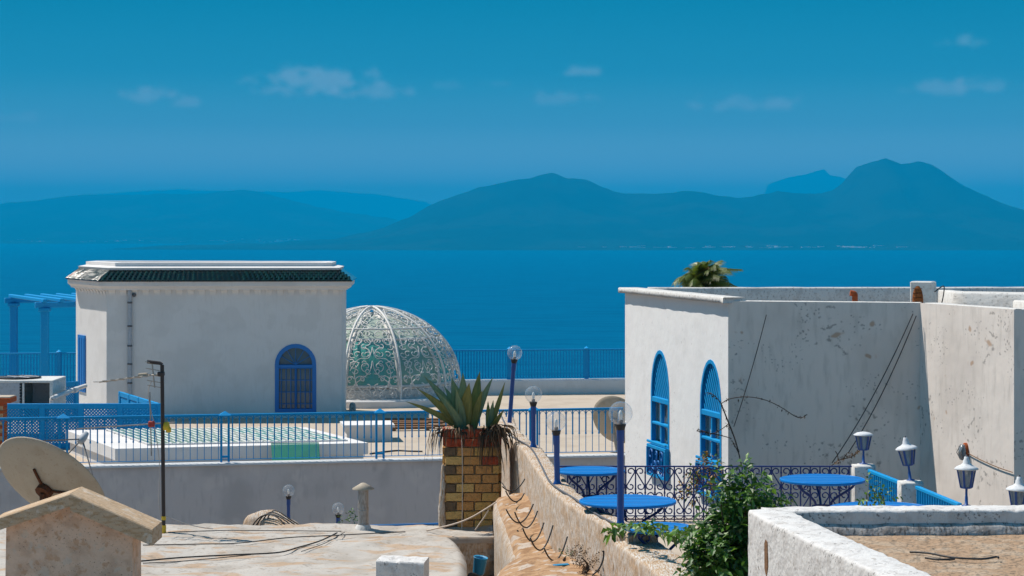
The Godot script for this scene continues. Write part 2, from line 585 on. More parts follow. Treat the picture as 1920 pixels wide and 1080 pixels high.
	M.table_blue = surf(Color(0.003, 0.175, 0.53), [[10, 3, 0.45, 0.8, Color(0.005, 0.145, 0.45), 0.7, 6, 1], [16, 4, 0.68, 0.85, Color(0.05, 0.22, 0.50), 0.6]], 0.6, "fine", 0.05, 0.45, 128, 17)
	M.window_blue = plain(Color(0.004, 0.15, 0.46), 0.5)
	M.black = plain(Color(0.012, 0.012, 0.013), 0.5)
	M.rust = surf(Color(0.09, 0.035, 0.018), [[10, 4, 0.4, 0.8, Color(0.16, 0.055, 0.02), 0.7]], 0.4, "fine", 0.2, 0.85, 128, 18)
	M.rusty_grille = surf(Color(0.30, 0.10, 0.03), [[10, 4, 0.4, 0.75, Color(0.16, 0.05, 0.018), 0.7]], 0.3, "fine", 0.2, 0.85, 128, 19)
	M.mast = plain(Color(0.03, 0.02, 0.018), 0.6)
	M.alu = plain(Color(0.36, 0.33, 0.29), 0.45, 0.6)
	M.steel = surf(Color(0.33, 0.32, 0.31), [[8, 4, 0.45, 0.8, Color(0.22, 0.2, 0.18), 0.8, 1, 4]], 0.7, "fine", 0.1, 0.5, 128, 20)
	M.steel.metallic = 0.55
	M.dish = surf(Color(0.40, 0.345, 0.27), [[4, 4, 0.45, 0.8, Color(0.34, 0.28, 0.21), 0.7], [24, 3, 0.7, 0.82, Color(0.25, 0.18, 0.11), 0.6]], 1.4, "fine", 0.05, 0.65, 128, 21)
	M.ac = surf(Color(0.62, 0.62, 0.60), [[6, 4, 0.5, 0.85, Color(0.5, 0.49, 0.46), 0.7], [18, 3, 0.74, 0.85, Color(0.36, 0.2, 0.1), 0.6]], 1.0, "fine", 0.05, 0.6, 128, 22)
	M.pipe = surf(Color(0.40, 0.42, 0.45), [[8, 3, 0.5, 0.8, Color(0.3, 0.31, 0.33), 0.6]], 0.8, "fine", 0.05, 0.6, 128, 23)
	M.tile = plain(Color(0.002, 0.016, 0.011), 0.1)
	M.tile2 = plain(Color(0.002, 0.022, 0.016), 0.12)
	M.tile3 = plain(Color(0.0015, 0.008, 0.006), 0.12)
	for k in [M.tile, M.tile2, M.tile3]:
		k.metallic_specular = 0.45
	M.glass = pane(Color(0.55, 0.6, 0.65), 0.13)
	M.teal1 = pane(Color(0.10, 0.42, 0.36), 0.7, 0.08)
	M.teal2 = pane(Color(0.24, 0.42, 0.33), 0.72, 0.1)
	M.teal3 = pane(Color(0.46, 0.54, 0.46), 0.75, 0.12)
	M.sheet_green = pane(Color(0.02, 0.26, 0.16), 0.75, 0.1)
	M.window_glass = plain(Color(0.09, 0.16, 0.20), 0.06)
	M.iron_white = surf(Color(0.66, 0.65, 0.63), [[14, 4, 0.55, 0.8, Color(0.42, 0.38, 0.34), 0.6], [26, 3, 0.76, 0.85, Color(0.2, 0.13, 0.08), 0.6]], 0.8, "fine", 0.05, 0.6, 128, 24)
	M.bulb = plain(Color(0.75, 0.75, 0.72), 0.4)
	M.lamp_grey = plain(Color(0.10, 0.10, 0.11), 0.5)
	M.frosted = pane(Color(0.22, 0.28, 0.33), 0.6, 0.15)
	M.curtain = plain(Color(0.46, 0.52, 0.54), 0.9)
	M.lantern_white = surf(Color(0.62, 0.64, 0.66), [[10, 4, 0.5, 0.8, Color(0.45, 0.46, 0.47), 0.7]], 0.5, "fine", 0.05, 0.6, 128, 25)
	M.cable = plain(Color(0.02, 0.02, 0.022), 0.6)
	M.rope = plain(Color(0.52, 0.42, 0.34), 0.9)
	M.pale_wire = plain(Color(0.40, 0.37, 0.35), 0.8)
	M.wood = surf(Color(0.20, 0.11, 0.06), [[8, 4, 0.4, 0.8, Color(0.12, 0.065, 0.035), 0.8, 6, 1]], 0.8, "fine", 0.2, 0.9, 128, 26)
	M.twig = plain(Color(0.07, 0.045, 0.03), 0.9)
	M.bucket = plain(Color(0.01, 0.20, 0.38), 0.5)
	M.yellow = plain(Color(0.6, 0.40, 0.02), 0.6)
	M.red = plain(Color(0.35, 0.03, 0.02), 0.6)
	var leaf := func(c: Color, back: Color, rough_ := 0.5) -> StandardMaterial3D:
		var m := plain(c, rough_)
		m.backlight_enabled = true
		m.backlight = back.linear_to_srgb()
		m.cull_mode = BaseMaterial3D.CULL_DISABLED
		return m
	M.leaf_dark = leaf.call(Color(0.016, 0.050, 0.010), Color(0.015, 0.045, 0.004))
	M.leaf_mid = leaf.call(Color(0.026, 0.085, 0.012), Color(0.04, 0.10, 0.008))
	M.leaf_bright = leaf.call(Color(0.075, 0.18, 0.022), Color(0.10, 0.20, 0.015))
	M.agave = surf(Color(0.17, 0.25, 0.16), [[4, 3, 0.4, 0.8, Color(0.12, 0.20, 0.11), 0.7, 1, 4], [10, 3, 0.66, 0.85, Color(0.28, 0.26, 0.09), 0.6, 1, 4]], 0.8, "fine", 0.05, 0.5, 128, 27)
	M.agave_dull = surf(Color(0.22, 0.22, 0.07), [[6, 3, 0.4, 0.8, Color(0.14, 0.16, 0.06), 0.7, 1, 4]], 0.8, "fine", 0.05, 0.55, 128, 28)
	M.dry = leaf.call(Color(0.16, 0.10, 0.055), Color(0.03, 0.02, 0.01), 0.9)
	M.dry_dark = leaf.call(Color(0.055, 0.035, 0.02), Color(0.01, 0.006, 0.003), 0.9)
	M.autumn = leaf.call(Color(0.26, 0.14, 0.02), Color(0.12, 0.06, 0.01))
	M.palm = leaf.call(Color(0.085, 0.125, 0.018), Color(0.09, 0.12, 0.012))
	M.palm_dry = leaf.call(Color(0.22, 0.13, 0.05), Color(0.05, 0.03, 0.01), 0.8)
	M.bricks = []
	for c in [Color(0.54, 0.32, 0.10), Color(0.50, 0.28, 0.085), Color(0.57, 0.36, 0.13), Color(0.50, 0.25, 0.085)]:
		M.bricks.append(surf(c, [[8, 4, 0.45, 0.8, c * 0.7, 0.7], [30, 3, 0.7, 0.85, Color(0.08, 0.06, 0.04), 0.6]], 0.6, "coarse", 0.5, 0.93, 128, 30 + M.bricks.size()))
	M.brick_red = surf(Color(0.36, 0.07, 0.03), [[8, 4, 0.45, 0.8, Color(0.16, 0.03, 0.014), 0.7]], 0.6, "coarse", 0.4, 0.9, 128, 36)
	M.brick_dark = surf(Color(0.15, 0.10, 0.06), [[8, 4, 0.45, 0.8, Color(0.1, 0.07, 0.045), 0.7]], 0.6, "coarse", 0.4, 0.95, 128, 37)
	M.mortar = surf(Color(0.44, 0.31, 0.18), [[14, 4, 0.45, 0.8, Color(0.30, 0.20, 0.115), 0.7]], 0.7, "coarse", 0.8, 0.97, 128, 38)
	M.terracotta = surf(Color(0.34, 0.085, 0.03), [[10, 4, 0.45, 0.8, Color(0.26, 0.06, 0.022), 0.7]], 0.6, "coarse", 0.5, 0.93, 128, 39)

# ---------- the bay, the hill and the far shore
func setting() -> void:
	O = Vector3.ZERO
	var sea := surf(Color(0.001, 0.095, 0.205), [[6, 5, 0.4, 0.8, Color(0.001, 0.058, 0.14), 0.8, 6, 1], [40, 3, 0.55, 0.9, Color(0.002, 0.115, 0.235), 0.6, 8, 1]], 900.0, "wave", 8.0, 0.75, 512, 40)
	sea.metallic_specular = 0.05
	var st := begin()
	quad(st, Vector3(-26000, -100, 2000), Vector3(-26000, -100, -42000), Vector3(26000, -100, -42000), Vector3(26000, -100, 2000))
	struct("sea", st, sea)
	# the hill that carries the village and falls to the water
	var rows := [[-60.0, 9.5], [0.0, 9.2], [40.0, 9.0], [66.0, 9.0], [100.0, 16.0], [200.0, 40.0], [420.0, 95.0], [600.0, 118.0]]
	st = begin()
	for i in rows.size() - 1:
		for k in 12:
			var x0 := -600.0 + k * 100.0
			quad(st, W(x0, rows[i][1], rows[i][0]), W(x0, rows[i + 1][1], rows[i + 1][0]), W(x0 + 100, rows[i + 1][1], rows[i + 1][0]), W(x0 + 100, rows[i][1], rows[i][0]))
	struct("hill_ground", st, M.earth)
	var scrub := surf(Color(0.008, 0.026, 0.020), [[5, 5, 0.4, 0.75, Color(0.016, 0.032, 0.024), 0.8], [20, 4, 0.6, 0.8, Color(0.005, 0.018, 0.013), 0.7]], 4000.0, "coarse", 0.0, 0.95, 512, 41)
	scrub.metallic_specular = 0.0
	mountain([[300, 460], [500, 456], [620, 448], [700, 432], [745, 416], [780, 400], [800, 387], [840, 369], [870, 361], [900, 352], [940, 343], [965, 337], [1000, 332], [1020, 327], [1035, 324], [1050, 328], [1065, 334], [1095, 336], [1112, 342], [1130, 350], [1150, 358], [1170, 363], [1210, 364], [1250, 363], [1275, 360], [1300, 358], [1330, 361], [1350, 366], [1385, 372], [1410, 367], [1440, 363], [1458, 356], [1480, 359], [1510, 364], [1540, 363], [1560, 355], [1580, 340], [1592, 326], [1605, 313], [1625, 307], [1645, 302], [1660, 298], [1675, 302], [1690, 308], [1705, 305], [1720, 302], [1735, 305], [1750, 311], [1770, 323], [1790, 336], [1810, 349], [1830, 359], [1860, 373], [1890, 384], [1920, 393], [1990, 412], [2080, 432], [2200, 452], [2400, 466]], 13500.0, 11200.0, scrub, 1)
	mountain([[-500, 430], [-250, 405], [-100, 393], [0, 382], [60, 376], [130, 367], [200, 364], [250, 365], [300, 363], [350, 364], [400, 361], [430, 358], [460, 356], [490, 361], [520, 368], [560, 379], [620, 393], [680, 402], [740, 410], [800, 425], [900, 445], [1000, 456]], 20500.0, 16300.0, scrub, 2)
	mountain([[100, 372], [180, 364], [240, 360], [300, 357], [330, 355], [370, 357], [420, 358], [480, 359], [540, 360], [600, 357], [650, 360], [700, 364], [740, 369], [790, 377], [840, 392], [900, 410], [1000, 430]], 36000.0, 34000.0, scrub, 3)
	mountain([[1340, 400], [1400, 372], [1434, 362], [1440, 346], [1455, 340], [1480, 332], [1510, 327], [1530, 321], [1545, 317], [1556, 328], [1575, 332], [1592, 337], [1620, 346], [1680, 370], [1760, 400]], 30000.0, 28000.0, scrub, 4)
	# the towns along the far shore: a scatter of white houses nobody could count
	st = begin()
	var r := RandomNumberGenerator.new()
	r.seed = 21
	for i in 900:
		var px := r.randf_range(860, 2000) if i < 760 else r.randf_range(-40, 860)
		var shore: float = lerpf(16600.0, 11400.0, smoothstep(650.0, 1100.0, px))
		var back := pow(r.randf(), 2.2) * (1500.0 if px > 1400 else 700.0) * (1.0 if i < 760 else 0.6)
		var d := shore + back
		var hgt := r.randf_range(7, 20)
		var p := S(px + 6.0 * sin(px * 0.05), 100.0, d)
		p.y = -100.0 + back * 0.055 + hgt * 0.4
		box(st, p, Vector3(r.randf_range(12, 60), hgt, 24))
	var town := part("far_shore_houses", st, plain(Color(0.78, 0.75, 0.72), 0.9), self)
	town.set_meta("kind", "stuff")
	tag(town, "tiny pale houses scattered along the far shore below the mountains", "town")

func mountain(ridge: Array, far: float, shore: float, m: Material, sd: int) -> void:
	var st := begin()
	st.set_smooth_group(5)
	var n := FastNoiseLite.new()
	n.seed = sd
	n.frequency = 0.0011
	n.fractal_octaves = 5
	var cols := []
	for i in ridge.size() - 1:
		var steps := maxi(1, int((ridge[i + 1][0] - ridge[i][0]) / 7.0))
		for k in steps:
			var t := float(k) / steps
			cols.append(Vector2(lerpf(ridge[i][0], ridge[i + 1][0], t), lerpf(ridge[i][1], ridge[i + 1][1], t)))
	var rows := 16
	var grid := []
	for c in cols:
		var p := T(c.x, c.y, far)
		var top := maxf(p.y + 100.0, 4.0)
		var line := []
		for k in range(-4, rows + 1):
			var t := absf(float(k)) / rows if k >= 0 else absf(float(k)) / 4.0
			var z := lerpf(-far, -shore, t) if k >= 0 else lerpf(-far, -far - 2500.0, t)
			var fall := pow(1.0 - t, 1.35)
			var y := top * fall
			y *= 1.0 + 0.32 * n.get_noise_2d(p.x, z * 0.45) * sin(PI * minf(t * 1.15, 1.0))
			if k == 0:
				y += n.get_noise_2d(p.x * 4.0, 0.0) * 15.0
			line.append(Vector3(p.x, -101.0 + y, z))
		grid.append(line)
	for i in grid.size() - 1:
		for k in grid[i].size() - 1:
			quad(st, grid[i][k], grid[i][k + 1], grid[i + 1][k + 1], grid[i + 1][k])
	struct("mountain", st, m)

# ---------- the big roof terrace behind the railing
const RA := Vector2(-11.0, 42.34)
const RB := Vector2(3.2, 45.17)

func rail_at(x: float) -> float:
	return lerpf(RA.y, RB.y, (x - RA.x) / (RB.x - RA.x))

func terrace() -> void:
	O = Vector3.ZERO
	var st := begin()
	prism(st, [Vector2(-20, rail_at(-20) + 0.25), Vector2(5, rail_at(5) + 0.25), Vector2(5, 66), Vector2(-20, 63.2)], 5.0, 9.5)
	struct("terrace_floor", st, M.cream)
	var base := W(-4, 9.2, 43.7)
	var wall := thing("retaining_wall", "long grey plastered retaining wall under the bright blue terrace railing", "wall", base)
	st = begin()
	prism(st, [Vector2(-20, rail_at(-20)), Vector2(5, rail_at(5)), Vector2(5, rail_at(5) + 0.25), Vector2(-20, rail_at(-20) + 0.25)], 4.80, 9.2)
	part("wall_face", st, M.grey_wall, wall)
	st = begin()
	rough(st, [W(-20, 4.75, rail_at(-20) + 0.12), W(5, 4.75, rail_at(5) + 0.12)], [Vector2(-0.16, -0.05), Vector2(-0.155, -0.01), Vector2(-0.13, 0), Vector2(0.13, 0), Vector2(0.155, -0.01), Vector2(0.16, -0.05)], 0.5, 0.006, 0.8)
	part("coping", st, M.coping, wall)
	# railing
	var u := Vector3(RB.x - RA.x, 0, -(RB.y - RA.y)).normalized()
	var yaw := atan2(-u.z, u.x)
	var posts := [S(116, 4.75, 42.7).x, S(421, 4.75, 43.4).x, S(712, 4.75, 44.0).x, S(1001, 4.75, 44.6).x]
	var foot := W(0, 4.742, rail_at(0) + 0.1)
	var rail := thing("terrace_railing", "bright blue metal railing with thin bars along the grey terrace wall", "railing", foot)
	var A := W(RA.x, 4.742, rail_at(RA.x) + 0.1)
	var B := W(2.35, 4.742, rail_at(2.35) + 0.1)
	st = begin()
	bar(st, A + Vector3.UP * 0.955, B + Vector3.UP * 0.955, 0.055, 0.05)
	part("top_rail", st, M.blue, rail)
	st = begin()
	bar(st, A + Vector3.UP * 0.055, B + Vector3.UP * 0.055, 0.03, 0.014)
	part("bottom_rail", st, M.blue, rail)
	O = Vector3.ZERO
	st = begin()
	bar(st, Vector3(0, 0.45, 0), Vector3(0, 0.93, 0), 0.026, 0.026, Vector3.BACK)
	bar(st, Vector3(0, 0.06, 0), Vector3(0, 0.45, 0), 0.013, 0.013, Vector3.BACK)
	box(st, Vector3(0, 0.45, 0), Vector3(0.032, 0.04, 0.032), Basis(), 0.004)
	var rod := mesh_of(st)
	st = begin()
	var ring := []
	for i in 9:
		var a := PI * i / 8
		ring.append(Vector3(cos(a) * 0.057, 0.862 + sin(a) * 0.06, 0))
	tube(st, ring, 0.006, 4)
	var hoop := mesh_of(st)
	st = begin()
	for s in [-1, 1]:
		bar(st, Vector3(s * 0.075, 0.0, 0), Vector3(s * 0.075, 0.95, 0), 0.045, 0.045, Vector3.BACK)
	box(st, Vector3(0, 0.11, 0), Vector3(0.15, 0.045, 0.035), Basis(), 0.004)
	var post := mesh_of(st)
	st = begin()
	for k in 4:
		var c := [Vector3(-0.13, 0.955, -0.09), Vector3(0.13, 0.955, -0.09), Vector3(0.13, 0.955, 0.09), Vector3(-0.13, 0.955, 0.09)]
		face(st, [c[k], c[(k + 1) % 4], Vector3(0, 1.045, 0)], Vector3(0, 0.9, 0))
	box(st, Vector3(0, 0.945, 0), Vector3(0.26, 0.022, 0.18))
	var cap := mesh_of(st)
	var turn := Basis(Vector3.UP, yaw)
	var x := RA.x
	while x < 2.35:
		var near := false
		for p in posts:
			near = near or absf(x - p) < 0.12
		if not near:
			var at := W(x, 4.742, rail_at(x) + 0.1) - foot
			put("baluster", rod, M.blue, rail, Transform3D(turn, at))
			put("hoop", hoop, M.blue, rail, Transform3D(turn, at + u * 0.07))
		x += 0.1395
	for p in posts:
		var at := W(p, 4.742, rail_at(p) + 0.1) - foot
		put("post", post, M.blue, rail, Transform3D(turn, at))
		put("post_cap", cap, M.blue, rail, Transform3D(turn, at))
	# the far edge of the terrace
	var C := S(-60, 5.0, 62.6)
	var D := S(1230, 5.0, 65.2)
	var curb := thing("terrace_parapet", "low white parapet at the far edge of the terrace above the sea", "wall", (C + D) * 0.5)
	st = begin()
	rough(st, [C + Vector3.UP * 0.45, D + Vector3.UP * 0.45], wall_section(0.4, 0.45, 0.5, 0.04, 2, 3), 0.6, 0.008, 0.6)
	part("parapet_body", st, M.white, curb)
	var far := thing("sea_railing", "light blue railing on the far white parapet, seen against the sea", "railing", (C + D) * 0.5 + Vector3.UP * 0.45)
	C.y += 0.44
	D.y += 0.44
	st = begin()
	bar(st, C + Vector3.UP * 0.9, D + Vector3.UP * 0.9, 0.06, 0.05)
	part("top_rail", st, M.blue, far)
	st = begin()
	bar(st, C + Vector3.UP * 0.07, D + Vector3.UP * 0.07, 0.03, 0.02)
	part("bottom_rail", st, M.blue, far)
	st = begin()
	var n := int(C.distance_to(D) / 0.088)
	for i in n:
		var q := C.lerp(D, (i + 0.5) / n)
		box(st, q + Vector3.UP * 0.48, Vector3(0.034, 0.82, 0.03))
	var all := part("balusters", st, M.blue, far)
	all.set_meta("kind", "stuff")
	for px in [-25, 122, 955, 1102]:
		var q := C.lerp(D, (px + 60.0) / 1290.0 * 0.985)
		q = C.lerp(D, clampf((S(px, 0, 63.8).x - C.x) / (D.x - C.x), 0, 1))
		st = begin()
		box(st, q + Vector3.UP * 0.47, Vector3(0.13, 0.94, 0.1), Basis(), 0.01)
		part("post", st, M.blue, far)
		st = begin()
		lathe(st, q + Vector3.UP * 0.94, [Vector2(0.1, 0), Vector2(0.0, 0.07)], 4, Basis(Vector3.UP, PI / 4), false)
		part("post_cap", st, M.blue, far)

# ---------- the white house with the green tiled eaves
func white_house() -> void:
	var FL := W(-10.70, 5.0, 56.3)
	var FR := W(-4.52, 5.0, 56.55)
	var BL := W(-12.08, 5.0, 59.1)
	var house := thing("white_house", "clean white box-shaped house with dark green tiled eaves on the terrace", "house", (FL + FR) * 0.5 + Vector3(0, 0, -1.5))
	var h := 3.42
	var st := begin()
	var u := (FR - FL).normalized()
	var w := FL.distance_to(FR)
	var wx := func(px: float) -> float: return (S(px, 5.0, 56.4).x - FL.x) / u.x
	var sill := 5.0 - (772.0 - LINE) / FOC * 56.4
	var spring := 5.0 - (684.0 - LINE) / FOC * 56.4
	var cx: float = (wx.call(517.0) + wx.call(590.0)) / 2
	var r: float = (wx.call(590.0) - wx.call(517.0)) / 2
	var hole := arch(cx, r, sill, spring, r)
	pierced(st, FL, u, 0, w, h, hole, 0.16)
	var BR := W(-4.6, 5.0, 59.2)
	var BB := W(-12.0, 5.0, 60.2)
	for s in [[BL, FL], [FR, BR], [BR, BB], [BB, BL]]:
		quad(st, s[0], s[0] + Vector3.UP * h, s[1] + Vector3.UP * h, s[1])
	part("wall", st, M.white, house)
	# window
	st = begin()
	plate(st, FL, u, arch(cx, r - 0.01, sill + 0.01, spring, r - 0.01), -0.14, -0.12)
	var win := part("window", st, M.window_glass, house)
	st = begin()
	ring_plate(st, FL, u, arch(cx, r + 0.03, sill - 0.02, spring, r + 0.03), arch(cx, r - 0.075, sill + 0.07, spring, r - 0.075), -0.06, 0.02)
	box(st, on(FL, u, Vector2(cx, spring - 0.05)) - Vector3(0, 0, 0.03), Vector3(2 * r - 0.1, 0.09, 0.08), Basis(), 0.01)
	box(st, on(FL, u, Vector2(cx, (sill + spring) / 2)) - Vector3(0, 0, 0.06), Vector3(0.06, spring - sill - 0.1, 0.05), Basis(), 0.008)
	part("frame", st, M.window_blue, win)
	for k in 7:
		st = begin()
		var gx := cx + (k - 3) * r * 0.245
		var top := spring - 0.08
		tube(st, [on(FL, u, Vector2(gx, sill + 0.05)), on(FL, u, Vector2(gx, top))], 0.011, 5)
		part("bar", st, M.window_blue, win)
	for k in 4:
		st = begin()
		var gy := sill + 0.2 + k * (spring - sill - 0.3) / 3.0
		tube(st, [on(FL, u, Vector2(cx - r + 0.06, gy)), on(FL, u, Vector2(cx + r - 0.06, gy))], 0.009, 5)
		part("crossbar", st, M.window_blue, win)
	for k in 5:
		st = begin()
		var a := PI * (k + 1) / 6
		tube(st, [on(FL, u, Vector2(cx, spring)), on(FL, u, Vector2(cx + cos(a) * (r - 0.06), spring + sin(a) * (r - 0.06)))], 0.009, 5)
		part("fan_bar", st, M.window_blue, win)
	# the narrow blue shutter on the sunny side
	var us := (FL - BL).normalized()
	st = begin()
	plate(st, BL, us, [Vector2(0.30, 0.55), Vector2(0.30, 2.10), Vector2(1.05, 2.10), Vector2(1.05, 0.55)], -0.01, 0.035)
	var sh := part("shutter", st, M.window_blue, house)
	for k in 3:
		st = begin()
		plate(st, BL, us, [Vector2(0.36 + k * 0.23, 0.62), Vector2(0.36 + k * 0.23, 2.03), Vector2(0.53 + k * 0.23, 2.03), Vector2(0.53 + k * 0.23, 0.62)], 0.03, 0.048)
		part("shutter_panel", st, M.window_blue, sh)
	# cornice: coved moulding, corbels, tiles, ledge and parapet, mitred round front and left side
	var nf := u.cross(Vector3.UP)
	var ns := us.cross(Vector3.UP)
	var mitre := func(e: float) -> Array:
		# offset corner points: back left, front left, front right
		var c := (nf + ns) / (1.0 + nf.dot(ns))
		return [BL + ns * e, FL + c * e, FR + (nf + u) * e, BR + u * e]
	var band := func(called: String, m: Material, prof: Array) -> MeshInstance3D:
		var s := begin()
		for i in prof.size() - 1:
			var p: Array = mitre.call(prof[i].x)
			var q: Array = mitre.call(prof[i + 1].x)
			for k in 3:
				quad(s, p[k] + Vector3.UP * prof[i].y, q[k] + Vector3.UP * prof[i + 1].y, q[k + 1] + Vector3.UP * prof[i + 1].y, p[k + 1] + Vector3.UP * prof[i].y)
		return part(called, s, m, house)
	band.call("cornice", M.white, [Vector2(0.0, h - 0.02), Vector2(0.14, h - 0.02), Vector2(0.15, h + 0.02), Vector2(0.20, h + 0.06), Vector2(0.23, h + 0.09), Vector2(0.23, h + 0.20), Vector2(0.26, h + 0.21)])
	band.call("tile_bed", M.tile3, [Vector2(0.26, h + 0.20), Vector2(0.29, h + 0.21), Vector2(0.29, h + 0.235), Vector2(-0.14, h + 0.53)])
	band.call("ledge", M.white, [Vector2(-0.08, h + 0.50), Vector2(-0.06, h + 0.56), Vector2(-0.28, h + 0.60)])
	band.call("roof_parapet", M.white, [Vector2(-0.28, h + 0.58), Vector2(-0.28, h + 0.69), Vector2(-0.50, h + 0.70), Vector2(-0.50, h + 0.5)])
	st = begin()
	var roofline: Array = mitre.call(-0.45)
	quad(st, roofline[0] + Vector3.UP * (h + 0.5), BB + Vector3.UP * (h + 0.5), roofline[3] + Vector3.UP * (h + 0.5), roofline[2] + Vector3.UP * (h + 0.5))
	tri(st, roofline[0] + Vector3.UP * (h + 0.5), roofline[2] + Vector3.UP * (h + 0.5), roofline[1] + Vector3.UP * (h + 0.5))
	part("flat_roof", st, M.cream, house)
	# back parapet: it shows above the front one
	st = begin()
	rough(st, [BL + Vector3(0.42, h + 0.695, -0.12), BB + Vector3(0.35, h + 0.695, 0.3), BR + Vector3(-0.4, h + 0.695, 0.3), FR + Vector3(-0.42, h + 0.695, -0.45)], wall_section(0.22, 0.35, 0.9, 0.02, 1, 1), 0.5, 0.004)
	part("rear_parapet", st, M.white, house)
	# corbels
	var keep := O
	O = Vector3.ZERO
	st = begin()
	for i in 6:
		var a0 := PI / 2 * i / 6
		var a1 := PI / 2 * (i + 1) / 6
		var p0 := Vector3(0, -0.17 * (1 - sin(a0)), 0.125 * (1 - cos(a0)))
		var p1 := Vector3(0, -0.17 * (1 - sin(a1)), 0.125 * (1 - cos(a1)))
		quad(st, p0 + Vector3(-0.085, 0, 0), p0 + Vector3(0.085, 0, 0), p1 + Vector3(0.085, 0, 0), p1 + Vector3(-0.085, 0, 0))
		for s in [-0.085, 0.085]:
			quad(st, p0 + Vector3(s, 0, 0), p1 + Vector3(s, 0, 0), Vector3(s, p1.y, -0.02), Vector3(s, p0.y, -0.02))
	var corbel := mesh_of(st)
	# barrel tile: half a tapered tube
	st = begin()
	st.set_smooth_group(4)
	for k in 6:
		var a := PI * k / 6
		var b := PI * (k + 1) / 6
		var c0 := Vector3(cos(a), sin(a), 0)
		var c1 := Vector3(cos(b), sin(b), 0)
		quad(st, c0 * 0.052 + Vector3(0, 0, 0.09), c1 * 0.052 + Vector3(0, 0, 0.09), c1 * 0.042 + Vector3(0, 0, -0.09), c0 * 0.042 + Vector3(0, 0, -0.09))
		st.set_smooth_group(-1)
		quad(st, c0 * 0.052 + Vector3(0, 0, 0.09), c1 * 0.052 + Vector3(0, 0, 0.09), c1 * 0.038 + Vector3(0, 0, 0.088), c0 * 0.038 + Vector3(0, 0, 0.088))
		st.set_smooth_group(4)
	var tile := mesh_of(st)
	O = keep
	for side in [[FL, u, w, nf, 0], [BL, us, BL.distance_to(FL), ns, 1]]:
		var o: Vector3 = side[0]
		var uu: Vector3 = side[1]
		var nn: Vector3 = side[3]
		var len_: float = side[2]
		var nb := int(len_ / 0.29)
		for i in nb:
			put("corbel", corbel, M.white, house, Transform3D(Basis(uu, Vector3.UP, nn), o + uu * ((i + 0.5) * len_ / nb) + Vector3.UP * (h - 0.015) + nn * 0.003 - O))
		var nt := int((len_ + 0.4) / 0.131)
		var slope := atan2(0.295, 0.43)
		for row in 4:
			var f := row / 4.0
			var e := lerpf(0.27, -0.06, f)
			var x0 := -e * 0.45 if side[4] == 0 else 0.0
			var x1 := len_ + (e if side[4] == 0 else e * 0.45)
			for i in nt:
				var x := lerpf(x0, x1, (i + 0.5) / nt)
				var y := h + 0.26 + (0.29 - e - 0.02) * tan(slope)
				var b := Basis(uu, Vector3.UP, nn) * Basis(Vector3.RIGHT, slope) * Basis(Vector3.UP, rng.randf_range(-0.04, 0.04))
				put("roof_tile", tile, [M.tile, M.tile2, M.tile3][rng.randi() % 3], house, Transform3D(b, o + uu * x + nn * (e - 0.06) + Vector3.UP * y - O))
	# drainpipe
	var px: float = wx.call(245.0)
	st = begin()
	tube(st, [on(FL, u, Vector2(px, h - 0.03)) + nf * 0.07, on(FL, u, Vector2(px, 0.62)) + nf * 0.07, on(FL, u, Vector2(px - 0.02, 0.5)) + nf * 0.1, on(FL, u, Vector2(px - 0.02, 0.0)) + nf * 0.1], 0.055, 12)
	var pipe := part("drainpipe", st, M.pipe, house)
	for y in [h - 0.35, 2.45, 1.93, 1.45, 0.95]:
		st = begin()
		lathe(st, on(FL, u, Vector2(px, y)) + nf * 0.07, [Vector2(0.056, -0.025), Vector2(0.066, -0.02), Vector2(0.066, 0.02), Vector2(0.056, 0.025)], 12)
		part("pipe_bracket", st, M.lamp_grey, pipe)
	st = begin()
	lathe(st, on(FL, u, Vector2(px + 0.11, h - 0.15)) + nf * 0.06, [Vector2(0.0, 0.0), Vector2(0.05, 0.0), Vector2(0.055, -0.04)], 10, Basis(Vector3.RIGHT, PI / 2))
	part("overflow_spout", st, M.lamp_grey, house)

